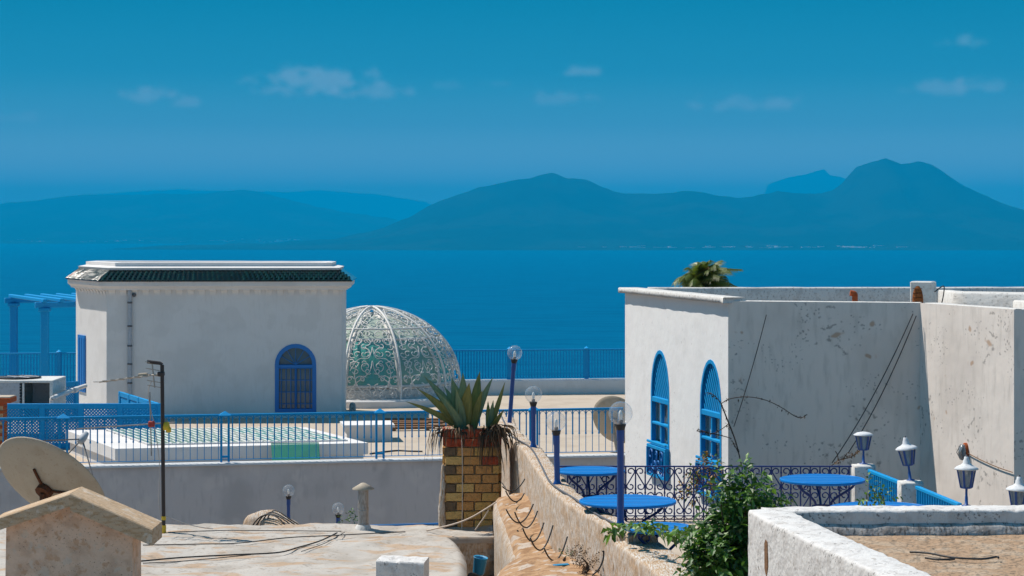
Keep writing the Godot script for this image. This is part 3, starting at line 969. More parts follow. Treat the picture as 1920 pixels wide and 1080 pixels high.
# ---------- things on the terrace
func terrace_things() -> void:
	skylight()
	dome()
	var st: SurfaceTool
	# low white box behind the skylight
	var vent := thing("vent_box", "low white plastered box beside the end of the flat skylight", "box", W(-3.3, 5.0, 50.6))
	st = begin()
	prism(st, [Vector2(-3.88, 50.15), Vector2(-2.82, 50.3), Vector2(-2.98, 51.3), Vector2(-4.05, 51.1)], 4.66, 5.0)
	part("body", st, M.white, vent)
	st = begin()
	prism(st, [Vector2(-3.95, 50.08), Vector2(-2.76, 50.23), Vector2(-2.93, 51.37), Vector2(-4.13, 51.17)], 4.60, 4.665, true, true)
	part("lid", st, M.white, vent)
	# planks lying beyond the box
	var spots := [[748, 54.2, 0.10, 1.5, "short brown plank lying nearest the white vent box"], [775, 54.6, -0.08, 2.0, "long brown plank in the middle of the terrace lumber"], [800, 53.6, 0.05, 1.7, "brown plank at the right of the terrace lumber by the agave"], [785, 55.3, 0.02, 1.9, "dark plank at the back of the terrace lumber"], [770, 53.0, 0.14, 1.2, "narrow plank lying in front of the terrace lumber"]]
	for s in spots:
		var at := S(s[0], 5.0, s[1])
		var o := thing("plank", s[4], "plank", at, "planks left lying on the terrace")
		o.rotation.y = s[2]
		O = Vector3.ZERO
		st = begin()
		box(st, Vector3(0, 0.07, 0), Vector3(s[3], 0.06, 0.2), Basis(), 0.006)
		part("board", st, M.wood, o)
		for e in [-0.35, 0.35]:
			st = begin()
			box(st, Vector3(s[3] * e, 0.02, 0), Vector3(0.09, 0.04, 0.2), Basis(), 0.005)
			part("batten", st, M.wood, o)
	st = begin()
	O = L(740, 846, 4.99)
	tube(st, curve([L(694, 851, 4.985), L(715, 848, 4.985), L(745, 845, 4.985), L(770, 846, 4.985), L(792, 846.5, 4.985)]), 0.022, 6)
	var hose := put("garden_hose", mesh_of(st), M.cable, self, Transform3D(Basis(), O))
	tag(hose, "dark hose lying on the terrace behind the blue railing", "hose")
	st = begin()
	var stub_at := S(661, 5.0, 57.4)
	O = stub_at
	lathe(st, stub_at, [Vector2(0.1, 0), Vector2(0.085, 0.27), Vector2(0.06, 0.33), Vector2(0, 0.35)], 10)
	tag(put("concrete_stub", mesh_of(st), M.mouldy, self, Transform3D(Basis(), O)), "small rounded concrete stub in front of the iron dome", "bollard")
	# green sheet leaning on the skylight
	var gs := thing("green_sheet", "translucent green plastic sheet leaning against the skylight's front", "sheet", S(555, 5.0, 44.0))
	st = begin()
	var g0 := S(512, 5.0, 43.7)
	var g1 := S(601, 5.0, 43.95)
	var g2 := S(597, 4.44, 44.42)
	var g3 := S(508, 4.44, 44.24)
	var gn := Vector3(0, 0, 0.006)
	quad(st, g0 + gn, g3 + gn, g2 + gn, g1 + gn)
	part("sheet", st, M.sheet_green, gs)
	st = begin()
	tube(st, [g3, g2], 0.008, 4)
	tube(st, [g1, g2], 0.008, 4)
	part("edge_trim", st, M.sheet_green, gs)
	pergola()
	lattice()
	condenser()
	# brick chimney stump at the left edge
	var bc := thing("brick_chimney", "red brick chimney stump with a slab at the left edge", "chimney", S(-8, 5.0, 46.5))
	st = begin()
	var b0 := S(-8, 5.0, 46.5)
	box(st, b0 + Vector3(0, 0.62, 0), Vector3(0.40, 1.24, 0.36))
	part("core", st, M.mortar, bc)
	var row := 0
	var y := 0.05
	while y < 1.2:
		for k in 3:
			st = begin()
			box(st, b0 + Vector3(-0.28 + k * 0.21 + (0.1 if row % 2 else 0.0) - 0.02, y, 0.185), Vector3(0.195, 0.07, 0.03), Basis(), 0.006)
			if absf(-0.28 + k * 0.21 + (0.1 if row % 2 else 0.0) - 0.02) < 0.12:
				part("brick", st, M.terracotta, bc)
		st = begin()
		box(st, b0 + Vector3(0.202, y, 0), Vector3(0.02, 0.07, 0.34), Basis(), 0.005)
		part("brick", st, M.terracotta, bc)
		y += 0.082
		row += 1
	st = begin()
	box(st, b0 + Vector3(0.02, 1.29, 0), Vector3(0.74, 0.11, 0.6), Basis(), 0.01)
	part("slab", st, M.terracotta, bc)
	st = begin()
	box(st, b0 + Vector3(0.02, 1.355, 0), Vector3(0.70, 0.025, 0.56), Basis(), 0.006)
	part("mortar_cap", st, M.cream, bc)
	# dish beyond the railing, half hidden by the corner house
	dish("satellite_dish", "pale round satellite dish behind the blue railing next to the corner house", S(1158, 5.0, 47.5), S(1152, 4.29, 47.6), 0.58, Vector3(0.45, 0.35, -0.82), M.dish, false)

func skylight() -> void:
	var NL := W(-8.14, 4.5, 43.75)
	var NR := W(-3.03, 4.5, 44.95)
	var FR := W(-4.68, 4.5, 48.5)
	var FL := W(-10.0, 4.5, 47.8)
	var sk := thing("flat_skylight", "wide low white rooflight with rows of glass panes behind the blue railing", "skylight", (NL + FR) * 0.5 - Vector3.UP * 0.5)
	var st := begin()
	var plan := []
	for p in [NL, NR, FR, FL]:
		plan.append(Vector2(p.x, -p.z))
	var mid := Vector2((NL.x + FR.x) / 2, -(NL.z + FR.z) / 2)
	var inner := []
	for p in plan:
		inner.append(p.lerp(mid, 0.03))
	prism(st, inner, 4.72, 5.0)
	part("body", st, M.white, sk)
	st = begin()
	prism(st, plan, 4.5, 4.74, true, true)
	part("slab", st, M.white, sk)
	var at := func(s: float, t: float) -> Vector3:
		return NL.lerp(NR, s).lerp(FL.lerp(FR, s), t)
	var cols := 26
	var rows := 5
	for i in cols:
		for k in rows:
			var s0 := lerpf(0.16, 0.94, float(i) / cols)
			var s1 := lerpf(0.16, 0.94, (i + 0.86) / cols)
			var t0 := lerpf(0.14, 0.93, float(k) / rows)
			var t1 := lerpf(0.14, 0.93, (k + 0.82) / rows)
			var c: Vector3 = at.call((s0 + s1) / 2, (t0 + t1) / 2)
			st = begin()
			var q := [at.call(s0, t0), at.call(s0, t1), at.call(s1, t1), at.call(s1, t0)]
			var lift := Vector3.UP * 0.028
			quad(st, q[0] + lift, q[1] + lift * 1.6, q[2] + lift * 1.6, q[3] + lift)
			for e in 4:
				var f := (e + 1) % 4
				quad(st, q[e] + lift, q[f] + lift, q[f] + Vector3.UP * 0.004, q[e] + Vector3.UP * 0.004)
			var m: Material = [M.teal2, M.teal3, M.teal1][0 if i < 12 else (2 if i > 15 and (i + k) % 3 else 1)]
			part("glass_pane", st, m, sk)
	for i in cols + 1:
		var s := lerpf(0.16, 0.94, (i - 0.07) / cols)
		st = begin()
		bar(st, at.call(s, 0.12) + Vector3.UP * 0.022, at.call(s, 0.95) + Vector3.UP * 0.022, 0.035, 0.04)
		part("glazing_bar", st, M.coping, sk)
	for k in rows + 1:
		var t := lerpf(0.14, 0.93, (k - 0.09) / rows)
		st = begin()
		bar(st, at.call(0.15, t) + Vector3.UP * 0.018, at.call(0.95, t) + Vector3.UP * 0.018, 0.05, 0.028)
		part("transom", st, M.coping, sk)

func dome() -> void:
	var c := S(697, 4.8, 62.4)
	var R := 2.58
	var d := thing("glass_dome", "glass dome caged in white wrought-iron scrollwork beside the white house", "dome", c - Vector3.UP * 0.2)
	var st := begin()
	lathe(st, c - Vector3.UP * 0.2, [Vector2(2.92, 0.0), Vector2(2.92, 0.18), Vector2(2.89, 0.21), Vector2(2.2, 0.21)], 48, Basis(), false)
	part("plinth", st, M.white, d)
	st = begin()
	lathe(st, c, [Vector2(2.45, 0.0), Vector2(2.45, 0.26), Vector2(2.38, 0.29), Vector2(2.2, 0.29)], 40, Basis(), false)
	part("curb", st, M.dirty_coping, d)
	# a point on the cage by azimuth (0 faces the eye) and metres up the meridian
	var on_dome := func(az: float, s: float, r: float) -> Vector3:
		var el := s / R
		var f := 1.0 + 0.05 * sin(el * 2.0)
		return c + Vector3(sin(az) * cos(el) * r * f, sin(el) * r * 0.985, cos(az) * cos(el) * r * f)
	var step := TAU / 10
	var first := -0.24
	var tall := R * PI / 2
	for k in 10:
		var az := first + k * step
		for lay in 2:
			var p := []
			for i in 15:
				p.append(on_dome.call(az, tall * 0.965 * i / 14, R if lay == 0 else R - 0.2))
			st = begin()
			tube(st, p, 0.038 if lay == 0 else 0.05, 6)
			part("rib" if lay == 0 else "glazing_rib", st, M.iron_white, d)
	for lay in 2:
		for s in ([0.0, 0.56, 0.965] if lay == 0 else [0.1, 0.5, 0.95]):
			var p := []
			for i in 61:
				p.append(on_dome.call(TAU * i / 60, tall * s, R if lay == 0 else R - 0.2))
			st = begin()
			tube(st, p, 0.03 if lay == 0 else 0.045, 6, false)
			part("ring", st, M.iron_white, d)
	st = begin()
	lathe(st, on_dome.call(0.0, tall, R) - Vector3.UP * 0.02, [Vector2(0.16, -0.02), Vector2(0.15, 0.02), Vector2(0, 0.04)], 14)
	part("crown", st, M.iron_white, d)
	# glass, one pane to each field
	for k in 10:
		for up in 2:
			st = begin()
			st.set_smooth_group(6)
			var s0 := tall * (0.1 if up == 0 else 0.5)
			var s1 := tall * (0.5 if up == 0 else 0.95)
			for i in 5:
				for j in 5:
					var a0 := first + (k + i / 5.0) * step
					var a1 := first + (k + (i + 1) / 5.0) * step
					var t0 := lerpf(s0, s1, j / 5.0)
					var t1 := lerpf(s0, s1, (j + 1) / 5.0)
					quad(st, on_dome.call(a0, t0, R - 0.2), on_dome.call(a1, t0, R - 0.2), on_dome.call(a1, t1, R - 0.2), on_dome.call(a0, t1, R - 0.2))
			part("glass_pane", st, [M.teal1, M.teal2, M.teal1, M.teal2][k % 4] if up == 0 else M.teal3, d)
	# scrollwork: spirals in the field, mirrored about its middle; x metres across, y metres up
	var half := []
	for q in [[0.20, 0.20, 0.17, 3.6, -5.5], [0.58, 0.20, 0.17, 0.3, 5.5], [0.30, 0.58, 0.24, 4.2, 6.0], [0.63, 0.60, 0.12, 3.0, -5.2], [0.17, 0.98, 0.155, 5.0, 6.2], [0.50, 1.00, 0.15, 2.6, -6.2], [0.22, 1.38, 0.20, 1.2, 6.0], [0.56, 1.34, 0.11, 4.0, 5.0], [0.16, 1.78, 0.14, 4.9, -6.2], [0.44, 1.76, 0.14, 2.0, 6.0], [0.15, 2.06, 0.12, 1.0, 5.6], [0.18, 2.55, 0.16, 4.4, 6.0], [0.42, 2.45, 0.10, 2.5, -5.5], [0.12, 2.95, 0.11, 1.2, 5.6], [0.09, 3.3, 0.08, 4.6, 5.5]]:
		half.append(spiral(Vector2(q[0], q[1]), q[2], q[3], q[4]))
	# smaller curls fill the gaps
	for row in 13:
		var y := 0.12 + row * 0.245
		var room := 0.78 * cos(y / R) - 0.06
		var n := maxi(1, int(room / 0.24))
		for i in n:
			var x := room * (i + (0.35 if row % 2 else 0.75)) / n
			half.append(spiral(Vector2(x, y), 0.105, 1.3 * row + 2.1 * i, 5.6 if (row + i) % 2 else -5.6, 14))
	for l in [[Vector2(0.02, 0.1), Vector2(0.35, 0.32), Vector2(0.5, 0.75), Vector2(0.36, 1.1)], [Vector2(0.0, 1.6), Vector2(0.1, 1.25), Vector2(0.38, 1.2), Vector2(0.62, 0.85)], [Vector2(0.7, 0.1), Vector2(0.5, 0.45), Vector2(0.1, 0.8), Vector2(0.0, 1.15)], [Vector2(0.0, 2.35), Vector2(0.3, 2.2), Vector2(0.42, 1.95), Vector2(0.5, 1.55)], [Vector2(0.0, 3.5), Vector2(0.25, 3.0), Vector2(0.3, 2.7), Vector2(0.05, 2.4)]]:
		var p3 := curve([Vector3(l[0].x, l[0].y, 0), Vector3(l[1].x, l[1].y, 0), Vector3(l[2].x, l[2].y, 0), Vector3(l[3].x, l[3].y, 0)])
		var p2 := []
		for v in p3:
			p2.append(Vector2(v.x, v.y))
		half.append(p2)
	st = begin()
	var keep := O
	for p in half:
		for s in [-1, 1]:
			var line := []
			for v in p:
				var y := clampf(v.y, 0.02, tall * 0.95)
				line.append(on_dome.call(clampf(s * v.x / (R * cos(y / R)), -0.3, 0.3), y, R) - c + O)
			tube(st, line, 0.0135, 4, false)
	var scroll := mesh_of(st)
	O = keep
	for k in 10:
		put("scrollwork", scroll, M.iron_white, d, Transform3D(Basis(Vector3.UP, first + (k + 0.5) * step), c - O))

func pergola() -> void:
	var P1 := S(84, 5.0, 60.3)
	var P2 := S(26, 5.0, 64.3)
	P2.y = P1.y
	var t := (P1 - P2).normalized()
	var s := t.cross(Vector3.UP)
	if s.x < 0:
		s = -s
	s = Vector3(0.78, 0, -0.62).normalized()
	var o := thing("pergola", "light blue wooden pergola with open slats at the left edge", "pergola", (P1 + P2) * 0.5)
	var tall := 2.78
	for p in [P1, P2, P1 + s * 3.6, P2 + s * 3.6]:
		var st := begin()
		box(st, p + Vector3.UP * tall / 2, Vector3(0.21, tall, 0.21), Basis(), 0.015)
		var q := part("post", st, M.blue, o)
		st = begin()
		box(st, p + Vector3.UP * (tall - 0.05), Vector3(0.30, 0.1, 0.30), Basis(), 0.015)
		part("capital", st, M.blue, q)
	for p in [P1, P2]:
		var st := begin()
		bar(st, p - s * 0.3 + Vector3.UP * (tall + 0.08), p + s * 4.0 + Vector3.UP * (tall + 0.08), 0.1, 0.16)
		part("beam", st, M.blue, o)
	for i in 8:
		var k := s * (-0.05 + i * 0.52)
		var st := begin()
		bar(st, P1 + k + t * 0.3 + Vector3.UP * (tall + 0.21), P2 + k - t * 0.3 + Vector3.UP * (tall + 0.21), 0.12, 0.1)
		part("slat", st, M.blue, o)

func lattice_panel(o: Node3D, a: Vector3, b: Vector3, tall: float, label := "") -> void:
	var u := (b - a).normalized()
	var w := a.distance_to(b)
	var n := u.cross(Vector3.UP)
	var st := begin()
	bar(st, a + Vector3.UP * (tall - 0.06), b + Vector3.UP * (tall - 0.06), 0.06, 0.12)
	part("top_rail", st, M.blue, o)
	st = begin()
	bar(st, a + Vector3.UP * 0.06, b + Vector3.UP * 0.06, 0.06, 0.12)
	part("bottom_rail", st, M.blue, o)
	var np := maxi(1, int(w / 0.85))
	for i in np + 1:
		st = begin()
		box(st, a.lerp(b, float(i) / np) + Vector3.UP * tall / 2 + n * 0.006, Vector3(0.13, tall, 0.07), Basis(u, Vector3.UP, n), 0.008)
		part("upright", st, M.blue, o)
	# crossed laths, too fine to pick apart
	st = begin()
	var lo := 0.1
	var hi := tall - 0.1
	var k := -hi
	while k < w:
		for s in 2:
			var p0 := Vector2(k, lo)
			var p1 := Vector2(k + hi - lo, hi)
			if s == 1:
				p0 = Vector2(k, hi)
				p1 = Vector2(k + hi - lo, lo)
			var t0 := clampf((0.0 - p0.x) / (p1.x - p0.x), 0, 1)
			var t1 := clampf((w - p0.x) / (p1.x - p0.x), 0, 1)
			if t1 - t0 > 0.01:
				var q0 := p0.lerp(p1, t0)
				var q1 := p0.lerp(p1, t1)
				bar(st, on(a, u, q0) + n * 0.008 * (s * 2 - 1), on(a, u, q1) + n * 0.008 * (s * 2 - 1), 0.012, 0.034, n.cross((on(a, u, q1) - on(a, u, q0)).normalized()))
		k += 0.075
	var p := part("lattice", st, M.blue, o)
	p.set_meta("kind", "stuff")

func lattice() -> void:
	var A := S(6, 5.0, 48.6)
	var B := S(298, 5.0, 48.7)
	var C := S(226, 5.0, 52.2)
	var o := thing("lattice_fence", "blue diagonal lattice fence in front of the air conditioner", "fence", (A + B) * 0.5)
	lattice_panel(o, A, B, 1.03)
	lattice_panel(o, C, B, 1.03)
	var D := S(96, 5.0, 55.5)
	var E := S(143, 5.0, 56.2)
	var o2 := thing("lattice_fence", "short blue lattice panel between the air conditioner and the white house", "fence", (D + E) * 0.5)
	lattice_panel(o2, D, E, 1.0)

func condenser() -> void:
	var at := S(36, 5.0, 51.6)
	var o := thing("condenser", "big grey rooftop air conditioner with a black opening behind blue lattice", "air conditioner", at)
	var w := 1.95
	var h := 0.95
	var d := 1.5
	var c := at + Vector3(0, 0.45 + h / 2, 0)
	var st := begin()
	# shell: top, left part of the front, sides, back
	box(st, c + Vector3(0, h / 2 - 0.03, 0), Vector3(w, 0.06, d), Basis(), 0.01)
	part("top_panel", st, M.ac, o)
	st = begin()
	box(st, c + Vector3(-w * 0.19, -0.03, d / 2 - 0.03), Vector3(w * 0.58, h - 0.06, 0.05), Basis(), 0.008)
	part("front_panel", st, M.pipe, o)
	st = begin()
	box(st, c + Vector3(w * 0.14, -0.03, d / 2 + 0.004), Vector3(0.05, h - 0.07, 0.02), Basis(), 0.004)
	part("seam_strip", st, M.ac, o)
	for k in 12:
		st = begin()
		box(st, c + Vector3(w * 0.105, h * 0.40 - k * 0.07, d / 2 + 0.002), Vector3(0.04, 0.04, 0.016))
		part("slot", st, M.black, o)
	st = begin()
	box(st, c + Vector3(w / 2 - 0.04, -0.03, 0), Vector3(0.08, h - 0.06, d - 0.004), Basis(), 0.008)
	part("side_panel", st, M.ac, o)
	st = begin()
	box(st, c + Vector3(-w / 2 + 0.02, -0.03, 0), Vector3(0.04, h - 0.06, d - 0.004))
	part("side_panel", st, M.ac, o)
	st = begin()
	box(st, c + Vector3(0, -0.03, -d / 2 + 0.02), Vector3(w - 0.16, h - 0.06, 0.04))
	part("back_panel", st, M.ac, o)
	st = begin()
	box(st, c + Vector3(w * 0.30, -0.05, d / 2 - 1.1), Vector3(w * 0.34, h - 0.1, 0.03))
	part("coil", st, M.pipe, o)
	st = begin()
	box(st, c + Vector3(0, -h / 2 + 0.02, 0), Vector3(w - 0.02, 0.04, d - 0.02))
	part("base_tray", st, M.ac, o)
	st = begin()
	lathe(st, c + Vector3(-0.02, h / 2, 0), [Vector2(0.52, 0.0), Vector2(0.55, 0.035), Vector2(0.50, 0.04), Vector2(0.48, 0.008), Vector2(0, 0.008)], 28)
	part("fan_ring", st, M.black, o)
	for k in 4:
		st = begin()
		var a := k * PI / 4
		tube(st, [c + Vector3(-0.02 + cos(a) * 0.5, h / 2 + 0.035, sin(a) * 0.5), c + Vector3(-0.02 - cos(a) * 0.5, h / 2 + 0.035, -sin(a) * 0.5)], 0.01, 4)
		part("fan_guard", st, M.pipe, o)
	for sx in [-1, 1]:
		for sz in [-1, 1]:
			st = begin()
			box(st, at + Vector3(sx * (w / 2 - 0.12), 0.225, sz * (d / 2 - 0.12)), Vector3(0.1, 0.45, 0.1), Basis(), 0.008)
			part("leg", st, M.ac, o)
	# its insulated pipe to the wall
	var pp := thing("pipe_run", "pale lagged pipe running from the air conditioner to the white house", "pipe", S(98, 5.0, 50.6))
	st = begin()
	var d2 := 50.6
	tube(st, curve([S(97, 5.0, d2), S(97, 4.16, d2), S(98, 4.02, d2), S(103, 3.98, d2), S(130, 3.955, d2 + 1.5), S(160, 4.02, d2 + 4.2)], 5), 0.055, 8)
	part("pipe", st, M.coping, pp)
	for px in [121, 138]:
		st = begin()
		tube(st, [S(px, 3.965, d2 + (px - 103) * 0.055), S(px + 5, 3.965, d2 + (px - 98) * 0.055)], 0.075, 8)
		part("collar", st, M.coping, pp)

func dish(called: String, label: String, foot: Vector3, c: Vector3, r: float, aim: Vector3, m: Material, rusty: bool) -> void:
	var o := thing(called, label, "satellite dish", foot)
	aim = aim.normalized()
	var x := Vector3.UP.cross(aim).normalized()
	var b := Basis(x, aim, x.cross(aim))
	var st := begin()
	var prof := []
	for i in 9:
		var t := i / 8.0
		prof.append(Vector2(r * t, 0.17 * r * t * t))
	prof.append(Vector2(r * 1.012, 0.17 * r + 0.012))
	prof.append(Vector2(r * 0.99, 0.17 * r + 0.02))
	for i in range(8, -1, -1):
		var t := i / 8.0
		prof.append(Vector2(r * 0.985 * t, 0.17 * r * t * t + 0.014))
	lathe(st, c, prof, 40, b)
	part("reflector", st, m, o)
	# feed arms and receiver in front, bracket and mast behind
	var focus := c + aim * r * 1.15 - b.z * r * (0.0 if rusty else 0.1)
	for k in 3:
		st = begin()
		var a := TAU * k / 3 + 0.5
		tube(st, [c + b * Vector3(cos(a) * r * 0.93, 0.16 * r, sin(a) * r * 0.93), focus], 0.008, 5)
		part("feed_arm", st, M.lamp_grey, o)
	st = begin()
	lathe(st, focus, [Vector2(0, -0.06), Vector2(0.045, -0.05), Vector2(0.045, 0.03), Vector2(0.03, 0.1), Vector2(0.0, 0.11)], 10, b)
	part("receiver", st, M.pipe, o)
	var back := c - aim * 0.07
	st = begin()
	tube(st, [c - aim * 0.005, back], 0.10, 10)
	tube(st, [back, back - Vector3.UP * 0.12, foot], 0.035, 8)
	part("mast", st, M.rust if rusty else M.steel, o)
	if rusty:
		var n3 := b.x
		for s in [[Vector3(-0.55, 0.0, 0.16), 0], [Vector3(0.0, 0.0, 0.16), 1]]:
			pass
		# three rusty straps spread over the back, following its curve
		for a in [-1.57, 1.35, 3.0]:
			st = begin()
			var line := []
			for i in 7:
				var t := i / 6.0 * 0.45
				line.append(c + b * Vector3(cos(a) * r * t, 0.17 * r * t * t - 0.018, sin(a) * r * t))
			tube(st, line, 0.016, 6)
			part("strap", st, M.rust, o)

# ---------- the old corner house on the right
func corner_house() -> void:
	var F := W(1.855, 9.2, 35.0)
	var N := W(3.04, 9.2, 30.0)
	var C := W(5.605, 9.2, 29.3)
	var E := W(6.33, 9.2, 26.9)
	var R := W(9.0, 9.2, 26.7)
	var RB_ := W(10.5, 9.2, 36.5)
	var FB := W(2.3, 9.2, 36.2)
	var top := 9.2 - 1.01
	var house := thing("corner_house", "weathered white house on the right with two tall blue arched windows", "house", (F + R) * 0.5)
	var st := begin()
	# sunny side with two windows
	var u := (N - F).normalized()
	var w := F.distance_to(N)
	var along := func(px: float) -> float:
		var k := (px - 960.0) / FOC
		# where the bearing cuts the wall's line
		return (k * -F.z - F.x) / (u.x + k * u.z)
	var wins := []
	for px in [[1222.0, 1254.0], [1315.0, 1351.0]]:
		var a: float = along.call(px[0])
		var b: float = along.call(px[1])
		wins.append([(a + b) / 2, 0.47])
	var y0 := 9.2 - 3.75
	var ys := 9.2 - 2.58
	var cut: float = (wins[0][0] + wins[1][0]) / 2
	var holes := []
	for q in wins:
		holes.append(arch(q[0], q[1], y0, ys, 0.70, 0.0))
	pierced(st, F, u, 0, cut, top, holes[0], 0.14)
	pierced(st, F, u, cut, w, top, holes[1], 0.14)
	part("sunny_wall", st, M.sunny_white, house).set_meta("label", "bright sunlit wall with two arched windows")
	for k in 2:
		arched_window(house, F, u, wins[k][0], wins[k][1], y0, ys)
	st = begin()
	for s in [[N, C], [C, E], [E, R], [R, RB_], [RB_, FB], [FB, F]]:
		quad(st, s[0], s[0] + Vector3.UP * top, s[1] + Vector3.UP * top, s[1])
	part("wall", st, M.old_white, house)
	# roof, slab over the sunny side, copings
	st = begin()
	var up := Vector3.UP * (top - 0.28)
	for t in [[RB_, FB, F], [RB_, F, N], [RB_, N, C], [RB_, C, E], [RB_, E, R]]:
		tri(st, t[0] + up, t[1] + up, t[2] + up)
	part("flat_roof", st, M.roof, house)
	var n := u.cross(Vector3.UP)
	st = begin()
	rough(st, [F - u * 0.08 - n * 0.08 + Vector3.UP * (top + 0.055), N + u * 0.03 - n * 0.08 + Vector3.UP * (top + 0.055)], [Vector2(-0.17, -0.085), Vector2(-0.172, -0.01), Vector2(-0.155, 0.0), Vector2(0.155, 0.0), Vector2(0.172, -0.01), Vector2(0.17, -0.085), Vector2(-0.17, -0.085)], 0.12, 0.008, 3.0)
	part("roof_slab", st, M.dirty_coping, house)
	var sect := [Vector2(-0.13, -0.30), Vector2(-0.13, -0.02), Vector2(-0.11, 0.0), Vector2(0.11, 0.0), Vector2(0.13, -0.02), Vector2(0.13, -0.30)]
	for s in [[N, C], [C, E], [E, R]]:
		st = begin()
		var uu: Vector3 = (s[1] - s[0]).normalized()
		var nn := uu.cross(Vector3.UP)
		rough(st, [s[0] - nn * 0.137 + Vector3.UP * (top + 0.004) + uu * 0.1, s[1] - nn * 0.137 + Vector3.UP * (top + 0.004)], sect, 0.1, 0.006, 3.0)
		part("parapet", st, M.dirty_coping, house)
	st = begin()
	rough(st, [FB + Vector3(0, top + 0.03, 0.2), RB_ + Vector3(0, top + 0.03, 0.2)], sect, 0.3, 0.012, 1.5)
	part("rear_parapet", st, M.dirty_coping, house)
	st = begin()
	rough(st, [W(7.3, 1.02, 35.9), W(7.4, 1.02, 27.5)], sect, 0.3, 0.012, 1.5)
	part("cross_parapet", st, M.dirty_coping, house)
	st = begin()
	rough(st, [S(1800, 0.92, 31.5), S(2050, 0.92, 30.5)], [Vector2(-0.3, -0.4), Vector2(-0.3, -0.03), Vector2(-0.26, 0.0), Vector2(0.26, 0.0), Vector2(0.3, -0.03), Vector2(0.3, -0.4)], 0.2, 0.01, 1.5)
	part("cross_parapet", st, M.dirty_coping, house)
	# clay spout
	st = begin()
	tube(st, curve([S(1603, 1.32, 33.0), S(1603, 1.06, 33.0), S(1602, 1.0, 33.0), S(1594, 0.985, 33.0)], 3), 0.045, 8)
	part("clay_pipe", st, M.terracotta, house)
	# small air conditioner on this roof
	var ac := thing("air_conditioner", "small white air conditioner with rusted grille on the corner house roof", "air conditioner", S(1730, 1.29, 31.2))
	var c := S(1731, 1.03, 31.2)
	var b := Basis(Vector3.UP, -0.75)
	var s3 := Vector3(0.33, 0.54, 0.26)
	b = Basis(Vector3.UP, -0.42)
	st = begin()
	box(st, c, s3, b, 0.015)
	part("cabinet", st, M.ac, ac)
	st = begin()
	lathe(st, c + b * Vector3(-0.05, 0.0, s3.z / 2 + 0.0), [Vector2(0.0, 0.012), Vector2(0.12, 0.012), Vector2(0.13, 0.0)], 20, b * Basis(Vector3.RIGHT, PI / 2) * Basis.from_scale(Vector3(0.62, 1, 1.6)))
	var gr := part("fan_grille", st, M.rusty_grille, ac)
	for k in 6:
		st = begin()
		tube(st, [c + b * Vector3(-0.12, -0.16 + k * 0.065, s3.z / 2 + 0.016), c + b * Vector3(0.02, -0.16 + k * 0.065, s3.z / 2 + 0.016)], 0.004, 4)
		part("grille_wire", st, M.rust, gr)
	st = begin()
	tube(st, curve([c + b * Vector3(0.17, 0.12, 0), S(1768, 0.83, 31.2), S(1770, 0.9, 31.2), S(1764, 1.12, 31.2), S(1752, 1.26, 31.2)]), 0.009, 5)
	part("cable", st, M.cable, ac)
	for sx in [-0.12, 0.12]:
		st = begin()
		box(st, c + b * Vector3(sx, -0.25, 0), Vector3(0.05, 0.03, 0.34), b)
		part("foot", st, M.lamp_grey, ac)
	# weatherproof wall light with its cable
	var wl := thing("bulkhead_light", "oval glass bulkhead light on the sunlit wall at the right", "wall light", T(1812, 850, 28.0))
	var uw := (E - C).normalized()
	var nw := uw.cross(Vector3.UP)
	var k2 := (1812.0 - 960.0) / FOC
	var tw := (k2 * -C.z - C.x) / (uw.x + k2 * uw.z)
	var p := C + uw * tw
	var dw := -p.z
	p.y = EYE - (848.0 - LINE) / FOC * dw
	wl.position = p
	O = p
	var wb := Basis(uw, nw, uw.cross(nw))
	st = begin()
	lathe(st, p, [Vector2(0.085, 0.0), Vector2(0.085, 0.03), Vector2(0.07, 0.04)], 18, wb * Basis.from_scale(Vector3(0.8, 1, 1.5)))
	part("base", st, M.terracotta, wl)
	st = begin()
	lathe(st, p, [Vector2(0.072, 0.035), Vector2(0.07, 0.07), Vector2(0.045, 0.1), Vector2(0.0, 0.11)], 18, wb * Basis.from_scale(Vector3(0.8, 1, 1.5)))
	part("glass", st, M.frosted, wl)
	for a in 3:
		st = begin()
		tube(st, [p + wb * Vector3(-0.05 + a * 0.05, 0.06, -0.1), p + wb * Vector3(-0.05 + a * 0.05, 0.115, 0.0), p + wb * Vector3(-0.05 + a * 0.05, 0.06, 0.1)], 0.006, 4)
		part("guard", st, M.lamp_grey, wl)
	st = begin()
	O = p
	tube(st, sag(p + uw * 0.06 + nw * 0.02, E + Vector3.UP * (p.y - E.y - 0.13) + nw * 0.02, 0.02), 0.006, 5)
	tag(put("light_cable", mesh_of(st), M.wood, self, Transform3D(Basis(), O)), "brown cable running right from the bulkhead light", "cable")
	# two wires down the grey wall
	for q in [[1712, 588, 1560, 868, "black wire slanting down the grey wall, the left of the pair"], [1718, 592, 1590, 850, "thin wire slanting down the grey wall, the right of the pair"]]:
		st = begin()
		var a := T(q[0], q[1], 29.25)
		var z := T(q[2], q[3], 29.45)
		O = z
		tube(st, sag(a, z, 0.12), 0.007, 4)
		tag(put("wall_wire", mesh_of(st), M.cable, self, Transform3D(Basis(), O)), q[4], "wire")
	for q in [[1437, 590, 1376, 800, "thin dark wire down the grey wall near the house corner"]]:
		st = begin()
		var a := T(q[0], q[1], 29.75)
		var z := T(q[2], q[3], 29.9)
		O = z
		tube(st, sag(a, z, 0.06), 0.006, 4)
		tag(put("wall_wire", mesh_of(st), M.cable, self, Transform3D(Basis(), O)), q[4], "wire")

